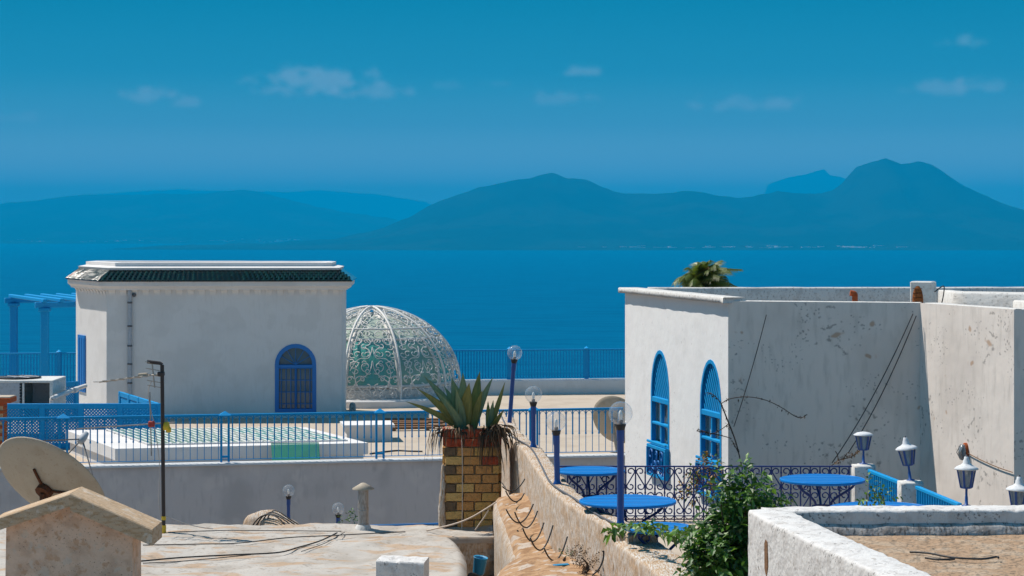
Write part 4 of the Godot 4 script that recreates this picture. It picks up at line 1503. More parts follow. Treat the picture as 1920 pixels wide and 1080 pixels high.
func arched_window(house: Node3D, o: Vector3, u: Vector3, cx: float, r: float, y0: float, ys: float) -> void:
	var rise := 0.70
	var n := u.cross(Vector3.UP)
	var trans := 9.2 - 2.66
	var bot := 9.2 - 3.36
	var st := begin()
	plate(st, o, u, arch(cx, r - 0.01, y0 + 0.01, ys, rise - 0.01), -0.13, -0.11)
	var win := part("window", st, M.window_glass, house)
	st = begin()
	ring_plate(st, o, u, arch(cx, r + 0.004, y0 - 0.005, ys, rise + 0.004), arch(cx, r - 0.05, y0 + 0.05, ys, rise - 0.05), -0.06, 0.008)
	part("frame", st, M.blue, win)
	# slanting laths in the arch
	var k := -r - 1.0
	while k < r + 1.0:
		var a := Vector2(cx + k - 0.26, ys + rise)
		var b := Vector2(cx + k + 0.28, trans)
		var line := []
		for i in 25:
			var p := a.lerp(b, i / 24.0)
			var inside := absf(p.x - cx) < r - 0.03
			if p.y > ys:
				inside = Vector2((p.x - cx) / (r - 0.03), (p.y - ys) / (rise - 0.03)).length() < 1.0
			if inside:
				line.append(p)
		if line.size() > 1:
			st = begin()
			bar(st, on(o, u, line[0]) - n * 0.035, on(o, u, line[-1]) - n * 0.035, 0.02, 0.03, n.cross((on(o, u, line[-1]) - on(o, u, line[0])).normalized()))
			part("lath", st, M.blue, win)
		k += 0.098
	for y in [trans, (trans + bot) / 2 - 0.02, bot]:
		st = begin()
		box(st, on(o, u, Vector2(cx, y)) - n * 0.03, Vector3(2 * r - 0.1, 0.085 if y != (trans + bot) / 2 - 0.02 else 0.045, 0.07), Basis(u, Vector3.UP, n), 0.01)
		part("transom", st, M.blue, win)
	st = begin()
	box(st, on(o, u, Vector2(cx, (trans + y0) / 2)) - n * 0.04, Vector3(0.07, trans - y0, 0.06), Basis(u, Vector3.UP, n), 0.01)
	part("mullion", st, M.blue, win)
	for s in [-1, 1]:
		st = begin()
		plate(st, o, u, [Vector2(cx + s * 0.06, bot + 0.06), Vector2(cx + s * 0.06, trans - 0.06), Vector2(cx + s * (r - 0.07), trans - 0.06), Vector2(cx + s * (r - 0.07), bot + 0.06)], -0.108, -0.1)
		part("curtain", st, M.curtain, win)
	# belly grille below
	st = begin()
	var gh := bot - 0.03
	for y in [gh, y0 - 0.08]:
		box(st, on(o, u, Vector2(cx, y)) + n * 0.035, Vector3(2 * r + 0.03, 0.055, 0.08), Basis(u, Vector3.UP, n), 0.008)
	box(st, on(o, u, Vector2(cx, gh + 0.07)) + n * 0.06, Vector3(2 * r + 0.03, 0.04, 0.03), Basis(u, Vector3.UP, n), 0.008)
	for s in [-1, 1]:
		for z in [0.02, 0.06]:
			box(st, on(o, u, Vector2(cx + s * (r - 0.01), (gh + y0 - 0.08) / 2)) + n * z, Vector3(0.045, gh - y0 + 0.05, 0.045), Basis(u, Vector3.UP, n), 0.006)
	var box_ := part("grille", st, M.blue, win)
	st = begin()
	for q in [[-0.28, 0.33, 0.1, 0.5, 5.5], [0.28, 0.33, 0.1, 2.6, -5.5], [-0.1, 0.2, 0.11, 3.8, 5.6], [0.12, 0.22, 0.1, 5.5, -5.6], [-0.3, 0.1, 0.1, 1.0, -5.5], [0.3, 0.1, 0.1, 2.0, 5.5], [0.0, 0.36, 0.08, 4.7, 5.5]]:
		var line := []
		for v in spiral(Vector2(q[0], q[1]), q[2], q[3], q[4], 14):
			line.append(on(o, u, Vector2(cx + v.x, y0 - 0.1 + v.y)) + n * 0.065)
		tube(st, line, 0.013, 5)
	for x in [-0.42, -0.2, 0.0, 0.2, 0.42]:
		tube(st, [on(o, u, Vector2(cx + x, y0 - 0.08)) + n * 0.06, on(o, u, Vector2(cx + x, gh)) + n * 0.06], 0.01, 5)
	for z in [0.04]:
		for s in [-1, 1]:
			tube(st, [on(o, u, Vector2(cx + s * (r - 0.01), y0 - 0.08)) + n * z, on(o, u, Vector2(cx + s * (r - 0.01), gh)) + n * z], 0.01, 5)
	part_under(box_, "scrolls", st, M.window_blue, win)

# grilles are already two levels down: their scrolls stay beside them
func part_under(_sibling: Node, called: String, st: SurfaceTool, m: Material, parent: Node) -> void:
	part(called, st, m, parent)

# ---------- the old roof in front, its chimney blocks and the brick pillar
func near_roof() -> void:
	var base := W(-4, 9.2, 25)
	var roof := thing("old_roof", "uneven whitewashed flat roof with sandy worn patches in the foreground", "roof", base)
	var st := begin()
	st.set_smooth_group(3)
	bumps.frequency = 0.55
	var edge := func(d: float) -> float:
		if d > 28.25:
			return -0.12
		var t := [[19.0, -0.5], [25.1, -0.53], [26.4, -0.56], [27.0, -0.60], [27.5, -0.66], [27.9, -0.72], [28.25, -0.80]]
		for i in t.size() - 1:
			if d <= t[i + 1][0]:
				return lerpf(t[i][1], t[i + 1][1], (d - t[i][0]) / (t[i + 1][0] - t[i][0]))
		return -0.8
	var grid := []
	var d := 19.0
	while d <= 29.31:
		var line := []
		var x1: float = edge.call(d)
		for k in 97:
			var t := k / 96.0
			var x := lerpf(-9.0, x1, 1.0 - pow(1.0 - t, 1.6))
			var y := EYE - 4.06 + 0.05 * bumps.get_noise_2d(x, d) + 0.018 * bumps.get_noise_2d(x * 5, d * 5) + 0.05 * smoothstep(28.4, 29.1, d) * (0.6 + 0.6 * bumps.get_noise_2d(x * 2.0, 7.0))
			var r := minf((29.3 - d) / 0.14, (x1 - x) / 0.12)
			y -= 0.09 * pow(1.0 - clampf(r, 0, 1), 2.0)
			line.append(Vector3(x, y, -d))
		grid.append(line)
		d += 0.09
	for i in grid.size() - 1:
		for k in 96:
			quad(st, grid[i][k], grid[i + 1][k], grid[i + 1][k + 1], grid[i][k + 1])
	part("roof_skin", st, M.roof, roof)
	st = begin()
	st.set_smooth_group(3)
	for i in grid.size() - 1:
		var a: Vector3 = grid[i][96]
		var b: Vector3 = grid[i + 1][96]
		var am := Vector3(a.x + 0.03, EYE - 4.6, a.z)
		var bm := Vector3(b.x + 0.03, EYE - 4.6, b.z)
		quad(st, a, b, bm, am)
		quad(st, am, bm, Vector3(b.x, 0.8, b.z), Vector3(a.x, 0.8, a.z))
	for k in 96:
		var a: Vector3 = grid[-1][k]
		var b: Vector3 = grid[-1][k + 1]
		quad(st, a, b, Vector3(b.x, 0.8, b.z), Vector3(a.x, 0.8, a.z))
	part("roof_side", st, M.stained, roof)
	# the alley floor in the gap
	st = begin()
	O = W(-0.35, 9.0, 26)
	prism(st, [Vector2(-0.75, 18), Vector2(0.1, 18), Vector2(0.1, 28.3), Vector2(-0.85, 28.3)], 4.62, 9.0)
	var gut := put("gutter_floor", mesh_of(st), M.mouldy, self, Transform3D(Basis(), O))
	gut.set_meta("kind", "structure")
	# gabled chimney block
	var gb := thing("gabled_chimney", "tan plastered chimney block with a gabled ochre cap at lower left", "chimney", W(-4.53, 4.1, 22.2))
	st = begin()
	var x0 := S(8, 0, 22).x
	var x1 := S(250, 0, 22).x
	var hb := EYE - 3.08
	var apex := Vector2((x0 + x1) / 2 + 0.0, EYE - 2.80)
	st.set_smooth_group(-1)
	var fr := []
	for z in [-22.0, -22.5]:
		fr.append([Vector3(x0, EYE - 4.3, z), Vector3(x0 + 0.02, hb, z), Vector3(apex.x, apex.y, z), Vector3(x1 - 0.01, hb - 0.03, z), Vector3(x1, EYE - 4.3, z)])
	for i in 4:
		quad(st, fr[0][i], fr[0][i + 1], fr[1][i + 1], fr[1][i])
	for q in fr:
		face(st, [q[0], q[1], q[2], q[3], q[4]], Vector3(apex.x, EYE - 3.6, -22.4))
	part("body", st, M.tuff, gb)
	for s in 2:
		st = begin()
		var top := T(132, 925, 21.85)
		var low := T(-16, 975, 21.85) if s == 0 else T(286, 992, 21.85)
		var back := Vector3(0, 0, -0.29)
		var thick := 0.13 if s == 0 else 0.17
		rough(st, [top + back, low + back], [Vector2(-0.31, -thick), Vector2(-0.31, -0.012), Vector2(-0.295, 0.0), Vector2(-0.2, 0.002), Vector2(0.0, 0.0), Vector2(0.2, 0.002), Vector2(0.295, 0.0), Vector2(0.31, -0.012), Vector2(0.31, -thick), Vector2(-0.31, -thick)], 0.07, 0.007, 5.0, true, -1)
		part("cap_slope", st, M.ochre, gb)
	st = begin()
	tube(st, [T(132, 931, 21.85) + Vector3(0, -0.03, 0.012), T(132, 931, 21.85) + Vector3(0, -0.03, -0.58)], 0.05, 8)
	part("ridge", st, M.ochre, gb)
	# low block in front
	var lb := thing("plaster_block", "low whitewashed masonry block on the foreground roof", "block", W(-1.23, 4.1, 24.2))
	st = begin()
	rough(st, [W(-1.51, 3.73, 24.25), W(-0.97, 3.75, 24.2)], wall_section(0.46, 0.5, 0.5, 0.03, 3, 5), 0.045, 0.016, 6.0, true, -1)
	part("body", st, M.parapet, lb)
	pillar()
	# steel flue
	var fl := thing("flue_pipe", "galvanised flue pipe with a conical cap at the roof edge", "flue", S(681, 4.06, 28.85))
	st = begin()
	var f := S(681, 4.1, 28.85)
	tube(st, [f, f + Vector3.UP * 0.58], 0.072, 16)
	part("pipe", st, M.steel, fl)
	for y in [0.3, 0.33, 0.12]:
		st = begin()
		lathe(st, f + Vector3.UP * y, [Vector2(0.073, -0.012), Vector2(0.078, 0.0), Vector2(0.073, 0.012)], 16)
		part("seam", st, M.steel, fl)
	st = begin()
	lathe(st, f + Vector3.UP * 0.585, [Vector2(0.145, 0.0), Vector2(0.15, 0.012), Vector2(0.03, 0.085), Vector2(0.0, 0.09)], 18)
	lathe(st, f + Vector3.UP * 0.585, [Vector2(0.145, 0.0), Vector2(0.0, 0.07)], 18)
	part("cap", st, M.dish, fl)
	st = begin()
	lathe(st, f, [Vector2(0.13, -0.02), Vector2(0.1, 0.09), Vector2(0.076, 0.11)], 14)
	part("mortar_collar", st, M.dirty_coping, fl)
	# aerial mast
	aerials()
	dish("satellite_dish", "large beige satellite dish behind the gabled chimney at lower left", S(75, 4.06, 24.2), T(86, 917, 24.3), 0.70, Vector3(0.38, 0.64, -0.66), M.dish, true)
	# the stairwell wall and its ledge
	diagonal_wall()
	# hump of old wall beyond the roof
	var hump := thing("old_wall_stub", "rounded stub of old wall tangled with black cables beyond the roof", "wall", W(-3.7, 9.1, 32.2))
	st = begin()
	rough(st, [S(482, 4.32, 32.4), S(500, 4.24, 32.2), S(545, 4.40, 31.8), S(600, 4.62, 31.4)], wall_section(0.5, 4.6, 4.6, 0.14, 4, 4), 0.08, 0.03, 2.0)
	part("body", st, M.stained, hump)
	for k in 4:
		st = begin()
		var a := S(464 + k * 9, 4.55, 31.9)
		var b := S(560 + k * 18, 4.62, 31.5)
		tube(st, curve([a, S(488 + k * 8, 4.30 - k * 0.03, 31.9), S(520 + k * 10, 4.28 + k * 0.02, 31.7), b]), 0.011, 5)
		part("cable", st, M.cable, hump)

func pillar() -> void:
	var x0 := -0.92
	var x1 := -0.18
	var d0 := 29.0
	var p := thing("brick_pillar", "square chimney pillar of yellow and red bricks carrying the agave", "pillar", W((x0 + x1) / 2, 4.08, d0 + 0.3))
	var st := begin()
	box(st, W((x0 + x1) / 2, 3.415, d0 + 0.31), Vector3(x1 - x0 - 0.025, 1.37, 0.56))
	part("core", st, M.mortar, p)
	var keep := O
	var r := RandomNumberGenerator.new()
	r.seed = 5
	var forms := []
	for k in 4:
		O = Vector3.ZERO
		var s := begin()
		var hv := Vector3(0.232 - 0.006 * k, 0.102 + 0.003 * (k % 2), 0.1) * 0.5
		# a worn brick: chamfered and knocked about
		var corners := []
		for i in 8:
			corners.append(Vector3(hv.x if i & 1 else -hv.x, hv.y if i & 2 else -hv.y, hv.z if i & 4 else -hv.z) + Vector3(r.randf_range(-1, 1), r.randf_range(-1, 1), r.randf_range(-1, 1)) * 0.006)
		for f in [[0, 1, 3, 2], [4, 5, 7, 6], [0, 1, 5, 4], [2, 3, 7, 6], [0, 2, 6, 4], [1, 3, 7, 5]]:
			var c := Vector3.ZERO
			for q in f:
				c += corners[q] / 4
			for e in 4:
				face(s, [corners[f[e]].lerp(c, 0.0), corners[f[(e + 1) % 4]], c * 1.06], Vector3.ZERO)
		forms.append(mesh_of(s))
	O = keep
	var rows := 11
	for row in rows:
		var y := EYE - 4.08 + 0.07 + row * 0.1235
		var red := row >= rows - 2
		for k in 4:
			var x := x0 + 0.02 + k * 0.247 + (0.0 if row % 2 else -0.10)
			var a := maxf(x, x0)
			var b := minf(x + 0.232, x1)
			if b - a < 0.05:
				continue
			var m: Material = M.brick_red if red or (row == 8 - 1 and k == 2) or (row == 5 and k == 3) else M.bricks[r.randi() % 4]
			if not red and a == x0 and b - a < 0.16:
				m = M.brick_dark
			put("brick", forms[r.randi() % 4], m, p, Transform3D(Basis.from_scale(Vector3((b - a) / 0.232, 1, 1)), Vector3((a + b) / 2, y, -d0 - 0.03 + r.randf_range(-0.008, 0.008)) - O))
		for k in 2:
			var z := -d0 - 0.16 - k * 0.24 - (0.12 if row % 2 else 0.0)
			for side in [x0 + 0.02, x1 - 0.02]:
				put("brick", forms[r.randi() % 4], M.brick_red if red else M.bricks[r.randi() % 4], p, Transform3D(Basis(Vector3.UP, PI / 2), Vector3(side, y, z) - O))
	# flaking render left on one edge
	st = begin()
	rough(st, [W(x0 - 0.0, 4.1, d0 - 0.02), W(x0 - 0.03, 3.72, d0 - 0.02), W(x0 - 0.01, 3.45, d0 - 0.01)], [Vector2(-0.05, -0.0), Vector2(-0.04, 0.04), Vector2(0.03, 0.05), Vector2(0.05, 0.0)], 0.05, 0.03, 8.0)
	tube(st, curve([W(x0 - 0.02, 4.12, d0 - 0.03), W(x0 - 0.035, 3.8, d0 - 0.03), W(x0 - 0.02, 3.5, d0 - 0.02), W(x0 - 0.015, 3.2, d0)]), [0.06, 0.055, 0.05, 0.052, 0.05, 0.045, 0.05, 0.045, 0.04, 0.042, 0.04, 0.035, 0.036, 0.034, 0.03, 0.03, 0.028, 0.025, 0.02], 7)
	part("render_strip", st, M.stained, p)
	st = begin()
	rough(st, [W(x0, 2.73, d0 + 0.28), W(x1, 2.73, d0 + 0.28)], wall_section(0.58, 0.06, 0.06, 0.02, 2, 1), 0.08, 0.02, 5.0)
	part("soil_bed", st, M.earth, p)

func aerials() -> void:
	var d := 28.55
	var foot := S(307, 4.06, d)
	var a := thing("aerial_mast", "thin dark television aerial mast with two yagi antennas on the roof", "antenna", foot)
	var st := begin()
	var top := T(304, 684, d)
	tube(st, curve([foot - Vector3.UP * 0.05, T(305.5, 850, d), top]), 0.026, 8)
	tube(st, [top, T(300, 681, d), T(276, 678, d)], 0.024, 8)
	part("mast", st, M.mast, a)
	st = begin()
	tube(st, [foot + Vector3.UP * 0.0, foot + Vector3.UP * 0.1], 0.032, 8)
	tube(st, [foot + Vector3.UP * 0.17, foot + Vector3.UP * 0.22], 0.031, 8)
	part("yellow_tape", st, M.yellow, a)
	# upper yagi
	st = begin()
	var b0 := T(186, 716.5, d - 0.1)
	var b1 := T(304, 701, d)
	tube(st, [b0, b1], 0.011, 6)
	var y1 := part("yagi", st, M.alu, a)
	for t in [0.02, 0.16, 0.29, 0.42, 0.55, 0.66]:
		st = begin()
		var c := b0.lerp(b1, t)
		tube(st, [c + Vector3(-0.06, 0.012, 0.16), c + Vector3(0.06, -0.012, -0.16)], 0.005, 5)
		part("element", st, M.alu, y1)
	st = begin()
	box(st, T(268, 703, d), Vector3(0.13, 0.05, 0.06), Basis(Vector3.BACK, 0.1), 0.01)
	part("dipole_box", st, M.dish, y1)
	st = begin()
	var v0 := T(285, 678, d)
	var v1 := T(290, 727, d)
	tube(st, [v0, v1], 0.010, 6)
	var y2 := part("reflector_stem", st, M.alu, a)
	for t in [0.05, 0.3, 0.52, 0.76, 0.95]:
		st = begin()
		var c := v0.lerp(v1, t)
		tube(st, [c + Vector3(-0.085, 0.02, 0.05), c + Vector3(0.085, -0.02, -0.05)], 0.006, 5)
		part("element", st, M.alu, y2)
	st = begin()
	box(st, T(302, 701, d), Vector3(0.09, 0.06, 0.09), Basis(), 0.01)
	part("clamp", st, M.mast, a)
	# lower yagi
	st = begin()
	var c0 := T(145, 804, d - 0.3)
	var c1 := T(328, 792, d + 0.1)
	tube(st, [c0, c1], 0.010, 6)
	var y3 := part("yagi", st, M.steel, a)
	for t in [0.04, 0.24, 0.44, 0.6]:
		st = begin()
		var c := c0.lerp(c1, t)
		tube(st, [c + Vector3(-0.03, 0.006, 0.16), c + Vector3(0.03, -0.006, -0.16)], 0.005, 5)
		part("element", st, M.steel, y3)
	st = begin()
	tube(st, [T(281, 735, d), T(284, 855, d)], 0.009, 6)
	part("long_element", st, M.steel, y3)
	st = begin()
	box(st, T(284, 795, d), Vector3(0.085, 0.08, 0.06), Basis(), 0.012)
	part("coupler", st, M.red, y3)
	st = begin()
	lathe(st, T(312, 800, d), [Vector2(0, -0.05), Vector2(0.045, -0.045), Vector2(0.05, 0.0), Vector2(0.035, 0.06), Vector2(0, 0.065)], 10)
	lathe(st, T(316, 806, d), [Vector2(0, -0.04), Vector2(0.035, -0.03), Vector2(0.035, 0.03), Vector2(0, 0.04)], 10)
	part("amplifier", st, M.yellow, a)
	st = begin()
	tube(st, curve([T(284, 715, d), T(278, 735, d), T(283, 770, d), T(290, 800, d), T(299, 870, d), T(298, 940, d), T(303, 975, d)]), 0.005, 4)
	part("lead", st, M.pale_wire, a)

var wall_pts := []
func diagonal_wall() -> void:
	# crest of the wall, from the far pillar to the eye
	wall_pts = [W(-0.10, 2.82, 32.0), W(-0.05, 2.88, 31.0), W(0.10, 2.90, 29.6), W(0.28, 2.90, 28.2), W(0.40, 2.90, 26.2), W(0.53, 2.90, 24.2), W(0.70, 2.90, 22.8), W(0.90, 2.89, 21.6), W(1.08, 2.88, 20.7), W(1.22, 2.86, 19.9)]
	var o := thing("stair_wall", "old whitewashed wall with tan streaks carrying the row of globe lamps", "wall", W(0.4, 9.2, 25))
	var st := begin()
	rough(st, wall_pts, wall_section(0.27, 0.75, 0.75, 0.045, 4, 7), 0.07, 0.022, 2.6)
	part("wall_body", st, M.stained, o)
	st = begin()
	rough(st, [W(1.17, 2.93, 20.05), W(1.36, 2.95, 19.0), W(1.60, 2.96, 17.6), W(1.95, 2.97, 15.8), W(2.3, 2.98, 14.2)], wall_section(0.44, 0.9, 0.7, 0.04, 4, 7), 0.06, 0.02, 2.6)
	part("near_wall", st, M.stained, o)
	st = begin()
	var skirt := []
	for p in wall_pts:
		skirt.append(p - Vector3.UP * 0.7)
	skirt.append(W(1.95, 3.6, 15.8))
	rough(st, skirt, [Vector2(-0.12, -5.6), Vector2(-0.12, 0.0), Vector2(0.1, 0.0), Vector2(0.1, -5.6)], 0.3, 0.0, 1.0)
	part("wall_foot", st, M.stained, o)
	# worn ledge of bare masonry along its foot
	var ledge := thing("masonry_ledge", "bare sandy ledge stepping down the left side of the stair wall", "ledge", W(0.1, 9.1, 23.5))
	st = begin()
	st.set_smooth_group(3)
	bumps.frequency = 1.6
	var left := [[28.3, -0.24, 3.56], [27.3, -0.22, 3.50], [27.0, -0.21, 3.50], [25.5, -0.10, 3.56], [24.2, -0.02, 3.61], [23.6, 0.02, 3.64], [23.3, -0.06, 3.64], [22.6, -0.18, 3.60], [21.5, -0.24, 3.56], [20.0, -0.28, 3.5], [17.0, -0.3, 3.5]]
	var wall_x := func(d: float) -> float:
		for i in wall_pts.size() - 1:
			if d <= -wall_pts[i].z and d >= -wall_pts[i + 1].z:
				return lerpf(wall_pts[i].x, wall_pts[i + 1].x, (d + wall_pts[i].z) / (wall_pts[i].z - wall_pts[i + 1].z))
		return wall_pts[-1].x + (19.9 - d) * 0.17
	var grid := []
	var d := 28.3
	while d > 17.0:
		var lx := 0.0
		var lh := 0.0
		for i in left.size() - 1:
			if d <= left[i][0] and d > left[i + 1][0]:
				var t: float = (left[i][0] - d) / (left[i][0] - left[i + 1][0])
				lx = lerpf(left[i][1], left[i + 1][1], t)
				lh = lerpf(left[i][2], left[i + 1][2], t)
		var rx: float = wall_x.call(d) - 0.05
		var line := [Vector3(lx + 0.02, 0.6, -d), Vector3(lx + 0.0, EYE - lh - 0.55, -d), Vector3(lx - 0.015, EYE - lh - 0.2, -d)]
		for k in 17:
			var t := k / 16.0
			var x := lerpf(lx, rx, t)
			# courses of stone lie across the ledge
			var course := 0.012 * absf(sin(d * 5.2 + t * 2.0)) if d > 23.5 else 0.0
			var y := EYE - lh - 0.10 * pow(1.0 - minf(t * 5.0, 1.0), 2.0) + course + 0.035 * bumps.get_noise_2d(x * 3, d * 3) + 0.10 * t * t
			if d < 23.5:
				y += 0.10 * sin(PI * clampf(t * 0.9, 0, 1)) * smoothstep(23.5, 22.9, d)
			line.append(Vector3(x, y, -d))
		grid.append(line)
		d -= 0.05
	for i in grid.size() - 1:
		for k in range(4, grid[i].size() - 1):
			quad(st, grid[i][k], grid[i][k + 1], grid[i + 1][k + 1], grid[i + 1][k])
	var side := begin()
	side.set_smooth_group(3)
	for i in grid.size() - 1:
		for k in 4:
			quad(side, grid[i][k], grid[i][k + 1], grid[i + 1][k + 1], grid[i + 1][k])
	part("ledge_side", side, M.stained, ledge)
	for k in grid[0].size() - 1:
		quad(st, grid[0][k + 1], grid[0][k], Vector3(grid[0][k].x, 0.6, grid[0][k].z), Vector3(grid[0][k + 1].x, 0.6, grid[0][k + 1].z))
	part("ledge_top", st, M.sand, ledge)

# ---------- the cafe patio
func patio() -> void:
	O = W(3, 9, 21)
	var st := begin()
	var plan := [Vector2(0.35, 25.9), Vector2(4.45, 25.9), Vector2(5.3, 19.0), Vector2(5.3, 14.0), Vector2(2.2, 14.0), Vector2(1.2, 20.0), Vector2(0.65, 23.5)]
	prism(st, plan, 3.5, 9.0)
	var fl := put("patio_floor", mesh_of(st), M.cream, self, Transform3D(Basis(), O))
	fl.set_meta("kind", "structure")
	scroll_railing()
	side_posts()
	lamps()
	# tables: column, distance, radius
	var tops := [[1107, 24.66, 0.40, "blue round cafe table farthest back, between the two nearest globe lamps"], [1177, 21.9, 0.50, "blue round cafe table directly behind the nearest tall globe lamp"], [1542, 23.8, 0.475, "blue round cafe table in front of the scroll railing's right end"], [1653, 21.3, 0.52, "blue round cafe table half hidden by the near white parapet"], [1236, 19.95, 0.33, "blue round cafe table lowest in view, behind the climbing vine"]]
	for t in tops:
		table(S(t[0], 3.5, t[1]), t[2], 0.72, t[3])
	parapet()

func table(at: Vector3, r: float, h: float, label: String) -> void:
	var o := thing("cafe_table", label, "table", at, "blue tables on the patio")
	O = Vector3.ZERO
	var st := begin()
	lathe(st, Vector3(0, h, 0), [Vector2(r - 0.02, -0.004), Vector2(r - 0.014, 0.001), Vector2(r - 0.003, -0.003), Vector2(r, -0.012), Vector2(r - 0.003, -0.028), Vector2(r - 0.02, -0.032), Vector2(r - 0.022, -0.012)], 48, Basis(), false)
	part("rim", st, M.table_blue, o)
	# the boards of the top, cut to the circle
	var n := int(r * 2.0 / 0.085)
	var rr := r - 0.018
	for k in n:
		var z0 := -rr + 2.0 * rr * k / n + 0.0025
		var z1 := -rr + 2.0 * rr * (k + 1) / n - 0.0025
		var poly := []
		for i in 7:
			var z := lerpf(z0, z1, i / 6.0)
			poly.append(Vector2(sqrt(maxf(rr * rr - z * z, 0.0001)), z))
		for i in 7:
			var z := lerpf(z1, z0, i / 6.0)
			poly.append(Vector2(-sqrt(maxf(rr * rr - z * z, 0.0001)), z))
		st = begin()
		var y := h - 0.0015 * (k % 3)
		for i in range(1, poly.size() - 1):
			face(st, [Vector3(poly[0].x, y, poly[0].y), Vector3(poly[i].x, y, poly[i].y), Vector3(poly[i + 1].x, y, poly[i + 1].y)], Vector3(0, y - 1, 0))
			face(st, [Vector3(poly[0].x, y - 0.016, poly[0].y), Vector3(poly[i].x, y - 0.016, poly[i].y), Vector3(poly[i + 1].x, y - 0.016, poly[i + 1].y)], Vector3(0, y + 1, 0))
		for i in poly.size():
			var p: Vector2 = poly[i]
			var q: Vector2 = poly[(i + 1) % poly.size()]
			face(st, [Vector3(p.x, y, p.y), Vector3(q.x, y, q.y), Vector3(q.x, y - 0.016, q.y), Vector3(p.x, y - 0.016, p.y)], Vector3(0, y - 0.008, (z0 + z1) / 2))
		part("board", st, M.table_blue if (k * 7 + int(at.x * 10)) % 3 else M.table_blue2, o)
	# three swept legs meeting in a ring, with braces up to the rim
	for k in 3:
		var a := TAU * k / 3 + 0.45
		var c := Vector3(cos(a), 0, sin(a))
		st = begin()
		tube(st, curve([c * r * 0.78 + Vector3(0, h - 0.03, 0), c * r * 0.70 + Vector3(0, h - 0.09, 0), c * r * 0.30 + Vector3(0, h - 0.22, 0), c * 0.10 + Vector3(0, h - 0.30, 0), c * 0.13 + Vector3(0, h - 0.42, 0), c * 0.26 + Vector3(0, 0.12, 0), c * 0.34 + Vector3(0, 0.0, 0)]), 0.014, 7)
		part("leg", st, M.iron_blue, o)
		st = begin()
		var line := []
		for v in spiral(Vector2(0, 0), 0.06, 0.3, 5.0, 12):
			line.append(c * (r * 0.45 + v.x) + Vector3(0, h - 0.11 + v.y, 0))
		tube(st, line, 0.009, 5)
		part("scroll", st, M.iron_blue, o)
	st = begin()
	var ring := []
	for i in 17:
		ring.append(Vector3(cos(TAU * i / 16) * 0.11, h - 0.31, sin(TAU * i / 16) * 0.11))
	tube(st, ring, 0.011, 6, false)
	part("collar", st, M.iron_blue, o)

func scroll_railing() -> void:
	var d := 25.6
	var A := S(1046, 3.5, d)
	var B := S(1597, 3.5, d)
	var o := thing("scroll_railing", "dark blue wrought-iron railing of S-scrolls across the patio", "railing", (A + B) * 0.5)
	var h := 0.655
	var st := begin()
	bar(st, A + Vector3.UP * h, B + Vector3.UP * h, 0.034, 0.016)
	part("top_rail", st, M.iron_blue, o)
	for y in [0.02, 0.062]:
		st = begin()
		bar(st, A + Vector3.UP * y, B + Vector3.UP * y, 0.02, 0.011)
		part("bottom_rail", st, M.iron_blue, o)
	var keep := O
	O = Vector3.ZERO
	var gap := 18.2 / FOC * d
	st = begin()
	bar(st, Vector3(0, 0.0, 0), Vector3(0, h, 0), 0.0165, 0.0165, Vector3.BACK)
	for y in [0.09, 0.34, 0.385, 0.58]:
		box(st, Vector3(0, y, 0), Vector3(0.022, 0.024, 0.022), Basis(), 0.003)
	var rod := mesh_of(st)
	# one S-scroll to a bay, two tiers
	st = begin()
	for tier in [[0.365, 0.645], [0.075, 0.355]]:
		var y0: float = tier[0]
		var y1: float = tier[1]
		var r := gap * 0.41
		var up := Vector2(gap * 0.5, y1 - r - 0.004)
		var lo := Vector2(gap * 0.5, y0 + r + 0.004)
		var p := spiral(up, r, PI * 1.08, -PI * 1.75, 20, 0.34)
		p.reverse()
		var q := spiral(lo, r, PI * 0.08, -PI * 1.75, 20, 0.34)
		var line := []
		for v in p:
			line.append(Vector3(v.x, v.y, 0))
		for v in q:
			line.append(Vector3(v.x, v.y, 0))
		tube(st, line, 0.0082, 5)
	var ring := []
	for i in 9:
		ring.append(Vector3(gap * 0.5 + cos(PI + PI * i / 8) * gap * 0.4, 0.06 + sin(PI + PI * i / 8) * 0.035, 0))
	tube(st, ring, 0.005, 4)
	var scroll := mesh_of(st)
	O = keep
	var n := int(A.distance_to(B) / gap)
	for i in n + 1:
		var at := A + Vector3(i * gap, 0, 0) - O
		if i < n or true:
			put("baluster", rod, M.iron_blue, o, Transform3D(Basis(), at))
		if i < n:
			var flip := i % 2 == 1
			put("scroll", scroll, M.iron_blue, o, Transform3D(Basis.from_scale(Vector3(-1 if flip else 1, 1, 1)), at + (Vector3(gap, 0, 0) if flip else Vector3.ZERO)))

